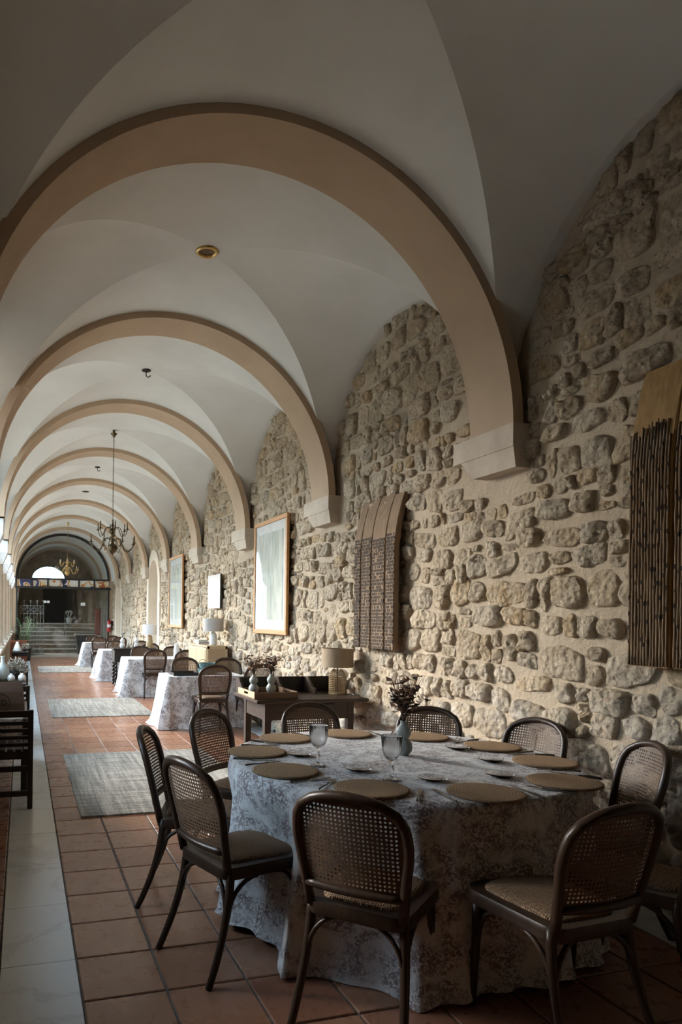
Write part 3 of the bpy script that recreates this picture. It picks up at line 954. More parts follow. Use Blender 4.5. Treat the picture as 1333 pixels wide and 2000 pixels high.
ROUND = [('A', .62, 3.70, 'cane-back chair leftmost at the round table, seen nearly edge-on beside the grey rug'),
         ('B', .640, 2.84, 'cane-back chair at the round table with whole seat in view, nearest the marble band'),
         ('C', 1.132, 4.312, 'cane-back chair at the round table standing on the far end of the grey rug'),
         ('D', 1.951, 4.53, 'cane-back chair at the round table in front of the dark wooden desk'),
         ('E', 2.70, 4.15, 'cane-back chair at the round table right behind the pale vase of dried flowers'),
         ('F', 3.07, 3.52, 'cane-back chair with pale lit caning on the wall side of the round table'),
         ('G', 3.05, 2.70, 'cane-back chair tight between the round table and the stone wall, tall golden-lit back'),
         ('J', 2.61, 1.96, 'cane-back chair cut off by the right edge, only its seat and legs showing'),
         ('H', 1.915, 1.785, 'large cane-back chair in the right foreground with its back to the viewer'),
         ('I', 1.06, 2.14, 'large cane-back chair in the centre foreground with its back to the viewer')]
TWIST = {'B': .02, 'C': .04, 'I': -.14, 'H': .07, 'G': .1}
for k, x, y, lab in ROUND:
    d = TC - Vector((x, y))
    chair(x, y, math.atan2(d.y, d.x) + TWIST.get(k, 0), lab, 'chairs around the round table')

# ================================================================== ROUND TABLE
TZ = .76
t = thing('round_table', 'round dining table hidden under a floor-length toile cloth', 'table', (TC.x, TC.y, 0))
MB().lathe([(.86, TZ - .034), (.885, TZ - .030), (.885, TZ - .008), (.87, TZ - .006)], 48).build('table_top', 'desk_wood', t, auto=40)
MB().lathe([(.30, 0), (.30, .03), (.08, .08), (.055, .3), (.055, .6), (.12, TZ - .034)], 24).build('pedestal', 'desk_wood', t, auto=40)
def fold(a, z, ph):
    f = math.sin(13 * a + ph + .8 * math.sin(2 * a + ph)) * .5 + .35 * math.sin(8 * a + 1.7 * ph) + .25 * math.sin(21 * a + .5 * ph)
    return f
CH_ANG = [(math.atan2(y - TC.y, x - TC.x), math.hypot(x - TC.x, y - TC.y)) for _, x, y, _l in ROUND]
def pleat(a):
    p = 13 * a + 1.1 + .9 * math.sin(2 * a + 1.1) + .5 * math.sin(5 * a)
    return (1 - abs(math.sin(p / 2)) ** .8) * (.75 + .25 * math.sin(3 * a + 2)) + .18 * math.sin(29 * a + 2 * math.sin(4 * a))
def round_cloth():
    rows = []; n = 360; RT = .893
    for f in (.0, .25, .5, .75, .9, .965):
        rows.append([((RT * f + 1e-4) * math.cos(2 * PI * k / n), (RT * f + 1e-4) * math.sin(2 * PI * k / n), TZ - .001) for k in range(n)])
    for u in [0, .02, .05, .10, .17, .26, .36, .46, .56, .66, .76, .86, .93, .97, 1.0]:
        r = []
        for k in range(n):
            a = 2 * PI * k / n
            g = min(1, u * 1.6) ** .9
            rr = RT + .010 * min(1, u * 30) + .075 * u * u + g * .125 * (pleat(a) - .12) * (.75 + .25 * u)
            dent = 0
            for ca, cr_ in CH_ANG:      # the seats press the cloth inwards
                da = (a - ca + PI) % (2 * PI) - PI
                lim = cr_ - .52
                e = math.exp(-(da / .22) ** 4) * min(1, max(0, (u - .12) / .22)) * (1 - .6 * max(0, (u - .5) / .5))
                dent = max(dent, e * max(0, rr - lim))
            rr -= dent
            z = TZ - .001 - (TZ - .006) * u - (.008 * min(1, u * 40))
            if u > .93: z += .022 * (1 + math.sin(4 * a + 1)) * (u - .93) / .07
            r.append((rr * math.cos(a), rr * math.sin(a), max(.004, z)))
        rows.append(r)
    return MB().grid(rows, closed=True)
o = round_cloth().build('round_tablecloth', 'toile', None, smooth=True)
o.location = (TC.x, TC.y, 0)
tag(o, 'toile-printed cloth draped to the floor over the large round table', 'tablecloth', 'toile tablecloths')

MAT_R = .160
mat_me = MB().lathe([(.0, .002), (MAT_R * .97, .002), (MAT_R, .006), (MAT_R * .99, .012), (MAT_R * .9, .014), (MAT_R * .45, .0125), (.0005, .012)], 48, cap0=False, cap1=True).mesh('placemat', 'mat_weave', True)
MATS = [(1.226, 3.525, 'left of the table before the chair on the rug'), (1.532, 3.882, 'before the chair by the desk, far left'),
        (1.974, 3.959, 'at the far edge before the desk chair'), (2.393, 3.756, 'at the far edge just behind the vase'),
        (2.610, 3.377, 'at the wall side before the pale caned chair'), (2.60, 2.945, 'at the wall side, second from the right edge'),
        (2.36, 2.555, 'rightmost at the table edge near the wall'), (1.881, 2.470, 'nearest on the right, with a fork on its left'),
        (1.440, 2.645, 'nearest the viewer, behind the centre foreground chair'), (1.207, 3.053, 'on the left, in front of the first goblet')]
def fork_mesh():
    mb = MB()
    mb.tube([(0, -.10, .006), (0, -.05, .007), (0, .0, .004), (0, .035, .006)], [.0055, .004, .003, .004], 6, flat=.5)
    mb.box(-.011, .011, .034, .056, .005, .0075)
    for k in range(4):
        x = -.0095 + k * .0063
        mb.box(x - .0016, x + .0016, .055, .10, .005, .0072)
    return mb.mesh('fork', 'cutlery')
def knife_mesh():
    mb = MB()
    mb.tube([(0, -.11, .006), (0, -.06, .007), (0, -.01, .006)], [.006, .007, .005], 6, flat=.5)
    mb.prism([(-.004, -.012), (.008, -.012), (.010, .06), (.004, .10), (-.004, .11)], .003, .006)
    return mb.mesh('knife', 'cutlery')
fork_me, knife_me = fork_mesh(), knife_mesh()
SIDE = ['left', 'far left', 'far middle', 'far right, behind the vase', 'upper right', 'right', 'rightmost', 'near right', 'near', 'near left']
for k, (x, y, lab) in enumerate(MATS):
    o = link('placemat', mat_me); o.location = (x, y, TZ)
    o.rotation_euler = (0, 0, k * 1.3)
    tag(o, 'round woven seagrass placemat ' + lab, 'placemat', 'placemats on the round table')
    d = (TC - Vector((x, y))).normalized(); nrm = Vector((-d.y, d.x))
    rz = math.atan2(d.y, d.x) - PI / 2
    for me, s, nm in ((fork_me, 1, 'fork'), (knife_me, -1, 'knife')):
        c = link(nm, me); q = Vector((x, y)) + nrm * s * .195
        c.location = (q.x, q.y, TZ + .0005); c.rotation_euler = (0, 0, rz + R.uniform(-.08, .08))
        tag(c, f'dark metal {nm} beside the {SIDE[k]} placemat of the round table', nm, nm + 's on the round table'.replace('fork', 'fork'))
goblet_me = MB().lathe([(.001, .003), (.032, .004), (.033, .001), (.034, .003), (.030, .006), (.010, .010), (.006, .02), (.0075, .035), (.011, .045), (.007, .055), (.006, .070), (.010, .080), (.022, .088), (.032, .102), (.038, .125), (.0425, .18), (.042, .1815), (.040, .18), (.0355, .126), (.029, .104), (.018, .093), (.004, .088), (.0005, .0875)], 48, cap0=False, cap1=True, rib=.028, nrib=16).mesh('goblet', 'glass', True)
for x, y, lab in ((1.417, 3.146, 'ribbed clear glass goblet left of the vase, beside the near left placemat'), (1.619, 2.79, 'ribbed clear glass goblet in front of the pale vase, behind the nearest placemat')):
    o = link('wine_goblet', goblet_me); o.location = (x, y, TZ); o.scale = (1.12, 1.12, 1.12)
    tag(o, lab, 'glass', 'goblets on the round table')
dish_me = MB().lathe([(.001, .002), (.040, .002), (.062, .012), (.066, .016), (.064, .018), (.060, .015), (.039, .006), (.001, .006)], 36, cap0=False, cap1=True).mesh('glass_dish', 'thin_glass', True)
for x, y, lab in ((1.42, 3.40, 'clear glass dish left of the first goblet'), (1.56, 3.00, 'clear glass dish between the two goblets'), (1.80, 2.74, 'clear glass dish before the fork on the near right'),
                  (2.16, 2.74, 'clear glass dish left of the rightmost placemat'), (2.35, 3.05, 'clear glass dish left of the wall-side placemat'), (2.38, 3.38, 'clear glass dish beside the placemat of the pale caned chair')):
    o = link('glass_dish', dish_me); o.location = (x, y, TZ)
    tag(o, lab, 'dish', 'glass dishes on the round table')

# ---- gourd vases and dried bouquets
def gourd_mesh(s=1.0, mat='ceramic'):
    p = [(.001, 0), (.026, 0), (.030, .006), (.044, .022), (.049, .045), (.044, .068), (.030, .086), (.026, .092), (.030, .098), (.038, .110), (.041, .128), (.037, .146), (.024, .160), (.017, .168), (.0165, .178), (.0185, .184), (.015, .184), (.013, .17), (.001, .165)]
    return MB().lathe([(r * s, z * s) for r, z in p], 32, cap0=False, cap1=True).mesh('gourd_vase', mat, True)
def bouquet(name, label, loc, h, spread, rr, leafm='leaf_dry', flm='flower_dry', n=16, cat='dried flowers', group=None, lsz=.022, z0=-.05):
    t = thing(name, label, cat, loc, 0, group)
    st, lf, fl = MB(), MB(), MB()
    for i in range(n):
        a = rr.uniform(0, 2 * PI); s_ = spread * rr.uniform(.2, 1); hh = h * rr.uniform(.55, 1)
        pts = [(0.004 * math.cos(a), .004 * math.sin(a), z0)] + [(s_ * u ** 1.4 * math.cos(a), s_ * u ** 1.4 * math.sin(a), hh * u) for u in (.15, .4, .7, 1)]
        st.tube(pts, [.0018, .0018, .0016, .0013, .001], 5)
        for j in range(rr.randint(3, 7)):
            u = rr.uniform(.35, 1.02); b = rr.uniform(0, 2 * PI)
            p = Vector((s_ * u ** 1.4 * math.cos(a), s_ * u ** 1.4 * math.sin(a), hh * u)) + Vector((rr.uniform(-1, 1), rr.uniform(-1, 1), rr.uniform(-.5, .8))) * lsz * .7
            d = Vector((math.cos(b), math.sin(b), rr.uniform(-.3, .8))).normalized(); w = d.cross(Vector((rr.uniform(-1, 1), rr.uniform(-1, 1), 1))).normalized()
            L = lsz * rr.uniform(.7, 1.5); W = L * rr.uniform(.25, .42)
            up = d.cross(w) * L * .15
            (lf if rr.random() < .38 else fl).add([p, p + d * L * .5 + w * W + up, p + d * L, p + d * L * .5 - w * W + up, p + d * L * .5 - up * .3], [(0, 4, 1), (1, 4, 2), (2, 4, 3), (3, 4, 0)])
    st.build('stems', 'leaf_dry', t)
    tag(lf.build('foliage', leafm, t), kind='stuff')
    tag(fl.build('blossom_spray', flm, t), kind='stuff')
    return t
vase_me = gourd_mesh()
o = link('gourd_vase', vase_me); o.location = (1.985, 3.30, TZ)
tag(o, 'pale green double-gourd vase on the round table', 'vase', 'gourd vases')
bouquet('dried_bouquet', 'dried brown flowers and dark leaves in the vase on the round table', (1.985, 3.30, TZ + .178), .25, .12, R, n=46, lsz=.034)

# ================================================================== RUGS
def rug(y0, y1, lab, x0=.43, x1=1.95):
    rows = []; nx, ny = 24, 36
    for j in range(ny + 1):
        rows.append([(lerp(x0, x1, i / nx) + .002 * math.sin(j * .9), lerp(y0, y1, j / ny) + .002 * math.sin(i * 1.1), .012 + .0012 * math.sin(i * 1.7 + j * 1.3)) for i in range(nx + 1)])
    mb = MB().grid(rows)
    ring = [rows[0][i] for i in range(nx + 1)] + [rows[j][nx] for j in range(1, ny + 1)] + [rows[ny][i] for i in range(nx - 1, -1, -1)] + [rows[j][0] for j in range(ny - 1, 0, -1)]
    mb.grid([[(p[0], p[1], .001) for p in ring], ring], closed=True)
    tag(mb.build('rug', 'rug', None, auto=40), lab, 'rug', 'rugs along the gallery')
rug(5.16, 7.53, 'grey flatweave rug nearest the viewer, beside the round table')
rug(10.30, 12.58, 'grey-beige flatweave rug in the middle of the gallery, beside the first rectangular table')
rug(18.5, 20.8, 'pale flatweave rug farthest away, before the glazed screen')

# ================================================================== DESK
DZ = .76
dk = thing('writing_desk', 'dark wooden writing desk with raised back gallery against the stone wall', 'desk', (2.0, 5.76, 0))
MB().box(0, 1.10, 0, .72, DZ - .03, DZ, .006).build('desk_top', 'desk_wood', dk)
lx = [.10, .92]; ly = [.07, .62]
for x in lx:
    for yy in ly:
        MB().grid([[(x + sx * a, yy + sy * a, z_) for sx, sy in ((0, 0), (1, 0), (1, 1), (0, 1))] for a, z_ in ((.05, 0), (.06, .55), (.06, DZ - .03))], closed=True).build('leg', 'desk_wood', dk)
MB().box(.15, .93, .075, .10, DZ - .19, DZ - .03).build('apron', 'desk_wood', dk)
MB().box(.15, .93, .65, .675, DZ - .19, DZ - .03).build('apron', 'desk_wood', dk)
MB().box(.105, .13, .12, .63, DZ - .19, DZ - .03).build('apron', 'desk_wood', dk)
MB().box(.95, .975, .12, .63, DZ - .19, DZ - .03).build('apron', 'desk_wood', dk)
dr = MB().box(.38, .78, .06, .08, DZ - .17, DZ - .05, .004).build('drawer', 'desk_wood', dk)
MB().lathe([(.012, 0), (.016, .012), (.001, .02)], 10).build('knob', 'dark_metal', dr); 
kn = dr.children[0]; kn.location = (.58, .06, DZ - .11); kn.rotation_euler = (PI / 2, 0, 0)
MB().box(.02, 1.08, .69, .71, DZ, DZ + .15, .004).build('gallery_back', 'black_wood', dk)
for x in (.02, .42, .74, 1.06):
    poly = [(0, 0), (.0, .15), (-.09, .15), (-.12, .12), (-.20, .06), (-.26, .05), (-.27, 0)]
    MB().prism(poly, x, x + .02, lambda a, b, c: (c, .69 + a, DZ + b)).build('gallery_divider', 'desk_wood', dk)
# tray with two vases on the desk
tr = thing('wooden_tray', 'oak serving tray with cut-out handles on the left of the desk', 'tray', (2.0, 5.83, DZ))
MB().box(.0, .42, .0, .50, .001, .012).build('tray_base', 'tray_wood', tr)
for (a, b, c, d) in ((.0, .42, .0, .012), (.0, .42, .488, .50)):
    MB().box(a, b, c, d, .012, .062, .003).build('tray_side', 'tray_wood', tr)
for x in (0, .408):
    m = MB()
    m.box(x, x + .012, .012, .488, .012, .028).box(x, x + .012, .012, .488, .05, .066).box(x, x + .012, .012, .19, .028, .05).box(x, x + .012, .31, .488, .028, .05)
    m.build('handle_side', 'ash' if x == 0 else 'tray_wood', tr)  # left side paler: the light falling on it is put into its colour
for k, (x, y, lab) in enumerate(((2.115, 6.20, 'left'), (2.30, 6.22, 'right'))):
    o = link('gourd_vase', vase_me); o.location = (x, y, DZ + .013)
    tag(o, f'pale green double-gourd vase on the desk tray, the {lab} of two', 'vase', 'gourd vases')
    bouquet('dried_bouquet', f'dried dark berries and leaves in the {lab} vase on the desk tray', (x, y, DZ + .191), .20, .12, R, n=36, lsz=.028)
# woven lamp
def drum(mb, r0, r1, z0, z1, th=.004):
    return mb.lathe([(r0, z0), (r1, z1), (r1 - th, z1), (r0 - th, z0)], 40, cap0=False, cap1=False).grid([[(r0 * math.cos(2 * PI * k / 40), r0 * math.sin(2 * PI * k / 40), z0) for k in range(40)], [((r0 - th) * math.cos(2 * PI * k / 40), (r0 - th) * math.sin(2 * PI * k / 40), z0) for k in range(40)]], closed=True)
lp = thing('table_lamp', 'table lamp with woven rattan base and brown linen drum shade on the desk', 'lamp', (2.97, 6.17, DZ))
rows = MB()
def rat_r(z): return .080 if z < .17 else .080 * math.cos((z - .17) / .085 * 1.2)
for k in range(30):
    a = 2 * PI * k / 30
    rows.tube([(rat_r(z_) * math.cos(a), rat_r(z_) * math.sin(a), z_) for z_ in (.004, .06, .12, .17, .20, .225, .24)], .0028, 4)
tag(rows.build('rattan_uprights', 'basket', lp), kind='stuff')
rows = MB()
for j in range(13):
    z_ = .012 + .0175 * j
    rows.tube([(rat_r(z_) * math.cos(2 * PI * k / 32), rat_r(z_) * math.sin(2 * PI * k / 32), z_) for k in range(32)], .003, 4, closed=True)
tag(rows.build('rattan_hoops', 'basket', lp), kind='stuff')
MB().lathe([(.082, 0), (.082, .008), (.02, .012)], 32).build('lamp_base', 'basket', lp)
MB().lathe([(.006, .01), (.006, .30), (.012, .30), (.012, .33)], 10).build('lamp_stem', 'dark_metal', lp)
drum(MB(), .155, .155, .262, .445).build('lamp_shade', 'shade_linen', lp, auto=40)
MB().tube([(.08, -.02, .006), (.13, -.06, .004), (.12, -.11, .004), (.10, -.16, .004)], .003, 6).build('power_cord', 'shade_white', lp, smooth=True)

# ================================================================== RECTANGULAR TABLES WITH CLOTHS
RZ = .70
def rr_pts(x0, x1, y0, y1, r, n=7):
    out = []
    for cx, cy, a0 in ((x1 - r, y0 + r, -PI / 2), (x1 - r, y1 - r, 0), (x0 + r, y1 - r, PI / 2), (x0 + r, y0 + r, PI)):
        for k in range(n + 1):
            a = a0 + PI / 2 * k / n
            out.append((cx + r * math.cos(a), cy + r * math.sin(a), math.cos(a), math.sin(a)))
    return out
def subdiv(p, m=.04):
    out = []
    for i in range(len(p)):
        a, b = p[i], p[(i + 1) % len(p)]
        L = math.hypot(b[0] - a[0], b[1] - a[1]); k = max(1, int(L / m))
        for j in range(k): out.append(tuple(lerp(a[q], b[q], j / k) for q in range(4)))
    return out
def rect_cloth(x0, x1, y0, y1, seed):
    ring = subdiv(rr_pts(x0, x1, y0, y1, .022), .03)
    cx, cy = (x0 + x1) / 2, (y0 + y1) / 2
    n = len(ring); rows = []
    for f in (.001, .5, .95): rows.append([(lerp(cx, p[0], f), lerp(cy, p[1], f), RZ + .002) for p in ring])
    per = 0; cum = []
    for i in range(n):
        cum.append(per); b = ring[(i + 1) % n]; per += math.hypot(b[0] - ring[i][0], b[1] - ring[i][1])
    for u in (0, .03, .08, .16, .28, .42, .56, .70, .82, .92, .97, 1.0):
        r = []
        for i, p in enumerate(ring):
            s_ = cum[i]
            cn = 1 - min(1, min(math.hypot(p[0] - a, p[1] - b) for a in (x0, x1) for b in (y0, y1)) / .28)
            f = .018 * math.sin(17 * s_ + seed) + .014 * math.sin(9 * s_ + 2 * seed)
            off = .006 * min(1, u * 30) + u * (.045 + .12 * cn * cn) + f * min(1, u * 2)
            if u > .9: off += (u - .9) * (.5 + .6 * math.sin(7 * s_ + seed))
            lx_ = 1.0 if p[2] < -.3 else .55
            r.append((p[0] + p[2] * off * lx_, p[1] + p[3] * off * (.45 if abs(p[3]) > .3 else 1), max(.005, RZ + .002 - (RZ - .004) * u - .006 * min(1, u * 30))))
        rows.append(r)
    return MB().grid(rows, closed=True)
RT_ = [(1.86, 2.93, 8.95, 9.62, 'first rectangular table behind the desk'), (1.88, 2.93, 12.72, 13.66, 'second rectangular table, by the ash cabinet'),
       (1.78, 2.93, 16.0, 16.95, 'third rectangular table, behind the black twist-leg table'), (1.76, 2.9, 20.55, 21.35, 'farthest rectangular table')]
for k, (x0, x1, y0, y1, lab) in enumerate(RT_):
    t = thing('dining_table', 'dining table under the cloth of the ' + lab, 'table', ((x0 + x1) / 2, (y0 + y1) / 2, 0), 0, 'rectangular dining tables')
    hx, hy = (x1 - x0) / 2, (y1 - y0) / 2
    MB().box(-hx + .004, hx - .004, -hy + .004, hy - .004, RZ - .03, RZ).build('table_top', 'desk_wood', t)
    for sx in (-1, 1):
        for sy in (-1, 1):
            MB().box(sx * (hx - .08) - .03, sx * (hx - .08) + .03, sy * (hy - .08) - .03, sy * (hy - .08) + .03, 0, RZ - .03).build('leg', 'desk_wood', t)
    o = rect_cloth(x0, x1, y0, y1, 1.7 * k + .4).build('rectangular_tablecloth', 'toile', None, smooth=True)
    tag(o, 'toile-printed floor-length cloth on the ' + lab, 'tablecloth', 'toile tablecloths')
UP, DN = PI / 2, -PI / 2
FAR = [(2.35, 8.34, UP, 'cane-back chair drawn up to the near side of the first rectangular table'),
       (2.98, 8.42, UP, 'cane-back chair seen behind the dried flowers on the desk'),
       (2.32, 10.02, DN, 'cane-back chair behind the black tray of the first rectangular table'),
       (2.93, 9.86, DN, 'cane-back chair in front of the pale ash cabinet'),
       (2.35, 12.42, UP, 'cane-back chair in the middle of the near side of the second rectangular table'),
       (2.90, 12.30, UP, 'cane-back chair at the near side of the second rectangular table, by the wall'),
       (2.32, 13.95, DN, 'cane-back chair behind the second rectangular table, by the black table'),
       (2.95, 13.85, DN, 'cane-back chair behind the second rectangular table, under the tall oak-framed picture'),
       (2.80, 15.50, UP, 'cane-back chair at the near side of the third rectangular table, beside the white-shaded lamp'),
       (2.22, 17.30, DN, 'cane-back chair behind the third rectangular table, nearer the aisle'),
       (2.84, 17.10, DN, 'cane-back chair behind the third rectangular table, nearer the doorway'),
       (2.13, 20.0, UP, 'cane-back chair at the near side of the farthest table, toward the aisle'),
       (2.72, 20.1, UP, 'cane-back chair at the near side of the farthest table, toward the wall'),
       (2.10, 21.75, DN, 'cane-back chair behind the farthest table, toward the aisle'),
       (2.72, 21.7, DN, 'cane-back chair behind the farthest table, toward the wall')]
for x, y, f, lab in FAR: chair(x, y, f + R.uniform(-.06, .06), lab, 'chairs at the rectangular tables')
# black tray, card, baskets on the first rectangular table
bt = thing('black_tray', 'black lacquer tray on the first rectangular table', 'tray', (1.95, 9.03, RZ + .004))
MB().box(0, .36, 0, .34, .002, .010).build('tray_base', 'black_lacquer', bt)
for a, b, c, d in ((0, .36, 0, .01), (0, .36, .33, .34), (0, .01, .01, .33), (.35, .36, .01, .33)):
    MB().box(a, b, c, d, .010, .04).build('tray_side', 'black_lacquer', bt)
o = MB().box(-.055, .055, -.05, .05, 0, .004).build('menu_card', 'white_paint'); o.location = (2.08, 9.16, RZ + .0145); tag(o, 'small white card lying in the black tray', 'card')
for k, (x, y, z_, s_, lab) in enumerate(((2.50, 9.33, RZ + .005, 1.0, 'lower'), (2.49, 9.33, RZ + .082, .82, 'upper'))):
    t = thing('woven_basket', f'round teal woven basket on the first rectangular table, the {lab} of two stacked', 'basket', (x, y, z_), 0, 'teal baskets')
    drum(MB().lathe([(.0005, 0), (.12 * s_, 0), (.12 * s_, .004)], 30), .125 * s_, .145 * s_, 0.003, .075, .008).build('basket_body', 'teal', t, auto=40)
    if k:
        for sx in (-1, 1):
            MB().tube([(.055 * math.cos(PI * q / 10) + sx * .075, .03 * sx, .07 + .055 * math.sin(PI * q / 10)) for q in range(11)], .005, 6).build('basket_handle', 'basket', t, smooth=True)
o = MB().lathe([(.0005, 0), (.05, 0), (.062, .03), (.058, .16), (.045, .24), (.048, .27), (.042, .27), (.04, .24), (.0005, .2)], 28, cap0=False).build('white_vase', 'white_ceramic', None, smooth=True); o.location = (2.88, 13.1, RZ + .004)
tag(o, 'plain white ceramic vase on the wall end of the second rectangular table', 'vase')

# ================================================================== ASH CABINET, LAMP, BOOKS
cb = thing('rattan_cabinet', 'pale ash cabinet with rattan panels standing against the stone wall', 'cabinet', (2.76, 10.35, 0))
CZ = 1.05; CW, CD = .33, 1.22
b = MB()
b.box(0, CW, 0, .025, .12, CZ).box(0, CW, CD - .025, CD, .12, CZ).box(0, CW, .025, CD - .025, CZ - .025, CZ).box(0, CW, .025, CD - .025, .12, .145).box(CW - .012, CW, .025, CD - .025, .145, CZ - .025)
for z_ in (.13, CZ - .05): b.box(.0, CW, -.006, 0.0, z_, z_ + .045)
for x in (0, CW - .035): b.box(x, x + .035, -.006, 0, .12, CZ)
b.build('carcass', 'ash', cb)
MB().box(.035, CW - .035, -.003, .0, .175, CZ - .05).build('rattan_panel', 'rattan', cb)
for k in range(2):
    y0 = .03 + k * (CD / 2 - .03)
    d = MB().box(-.012, 0, y0, y0 + CD / 2 - .035, .15, CZ - .03, .003).build('door', 'ash', cb)
    MB().box(-.016, -.012, y0 + .04, y0 + CD / 2 - .075, .19, CZ - .07).build('rattan_panel', 'rattan', d)
for x in (.02, CW - .05):
    for y in (.03, CD - .06): MB().box(x, x + .03, y, y + .03, 0, .12).build('leg', 'ash', cb)
def lamp(label, loc, prof, mat, sr, sz0, sz1, smat, sr1=None):
    t = thing('table_lamp', label, 'lamp', loc)
    MB().lathe(prof, 28, cap0=True).build('lamp_base', mat, t, auto=50)
    MB().lathe([(.006, prof[-1][1] - .01), (.006, sz1 - .03)], 8).build('lamp_stem', 'dark_metal', t)
    drum(MB(), sr, sr1 or sr, sz0, sz1).build('lamp_shade', smat, t, auto=40)
lamp('table lamp with white ceramic bottle base and grey drum shade on the ash cabinet', (2.93, 10.62, CZ), [(.05, 0), (.062, .01), (.062, .15), (.05, .19), (.022, .215), (.02, .235)], 'white_ceramic', .165, .225, .43, 'shade_grey')
for k, (z_, w, mt, nm) in enumerate(((CZ, .19, 'book', 'lower'), (CZ + .036, .165, 'mat_board', 'upper'))):
    o = thing('book', f'large {"brown-bound" if k == 0 else "pale"} book on the ash cabinet, the {nm} of two', 'book', (2.80, 11.06, z_), .05 * k, 'books on the cabinet')
    MB().box(0, w, 0, .27, 0, .004).box(0, w, 0, .27, .031, .035).box(w - .004, w, 0, .27, .004, .031).build('cover', mt, o)
    MB().box(.004, w - .005, .004, .266, .0045, .0305).build('pages', 'mat_board', o)

# ================================================================== BLACK TWIST-LEG TABLE
tw = thing('twist_leg_table', 'black wooden side table with barley-twist legs between the cloth-covered tables', 'table', (1.88, 14.86, 0))
MB().box(0, .95, 0, .55, .765, .80, .006).build('table_top', 'black_wood', tw)
MB().box(.03, .92, .03, .52, .50, .765).build('drawer_case', 'black_wood', tw)
for x in (.07, .88):
    for y in (.07, .48):
        mb = MB()
        for s in (0, PI):
            mb.tube([(x + .016 * math.cos(40 * z_ + s), y + .016 * math.sin(40 * z_ + s), z_) for z_ in [.06 + .011 * q for q in range(40)]], .017, 6)
        mb.lathe([(.03, 0), (.038, .03), (.03, .06)], 12, (x, y, 0))
        mb.build('leg', 'black_wood', tw, smooth=True)
for k, (x, y, lab) in enumerate(((2.10, 15.06, 'left'), (2.42, 15.14, 'right'))):
    o = link('gourd_vase', vase_me); o.location = (x, y, .801); o.data = gourd_mesh(1.25, 'white_ceramic') if k == 0 else wv
    wv = o.data
    tag(o, f'white double-gourd vase on the black twist-leg table, the {lab} of two', 'vase', 'gourd vases')
    bouquet('dried_bouquet', f'pale dried flowers in the {lab} vase on the black twist-leg table', (x, y, .801 + .22), .20, .12, R, n=12, flm='white_ceramic')
lamp('table lamp with tan tapering base and white shade on the black twist-leg table', (2.72, 15.18, .801), [(.085, 0), (.086, .01), (.05, .27), (.02, .29)], 'basket', .165, .30, .52, 'shade_white', .155)

# ================================================================== PICTURES AND THRESHING BOARDS ON THE WALL
def picture(y0, y1, z0, z1, label, x=3.10, fwid=.055):
    t = thing('framed_picture', label, 'picture', (x, (y0 + y1) / 2, z0), 0, 'oak-framed pictures')
    w, h = (y1 - y0) / 2, z1 - z0
    MB().box(-.018, .018, -w, w, 0, fwid, .004).build('frame_rail', 'oak', t)
    MB().box(-.018, .018, -w, w, h - fwid, h, .004).build('frame_rail', 'oak', t)
    for s in (-1, 1):
        a, b = sorted((s * w, s * (w - fwid)))
        MB().box(-.018, .018, a, b, fwid, h - fwid, .004).build('frame_stile', 'oak', t)
    MB().box(0, .006, -w + fwid, w - fwid, fwid, h - fwid).build('mount', 'mat_board', t)
    MB().box(-.004, 0, -w + fwid + .11, w - fwid - .11, fwid + .13, h - fwid - .12).build('art_print', 'print', t)
    MB().box(-.011, -.009, -w + fwid, w - fwid, fwid, h - fwid).build('glass', 'picture_glass', t)
k = 3.125 / 3.3
zz = lambda z_: CAM_H + (z_ - CAM_H) * k
picture(8.29 * k, 9.60 * k, zz(1.276), zz(2.862), 'large oak-framed print hanging on the stone wall above the desk')
picture(14.35 * k, 15.75 * k, zz(1.262), zz(2.855), 'oak-framed print farther along the wall, next to the plastered doorway')
t = thing('canvas_panel', 'small frameless white canvas hanging between the two oak-framed prints', 'picture', (3.105, 11.85 * k, zz(1.655)))
MB().box(-.012, .018, -.41 * k, .41 * k, 0, .60 * k, .004).build('canvas', 'canvas', t)
MB().box(-.010, .016, -.42 * k, -.41 * k, 0, .60 * k).build('edge_strip', 'black_frame', t)

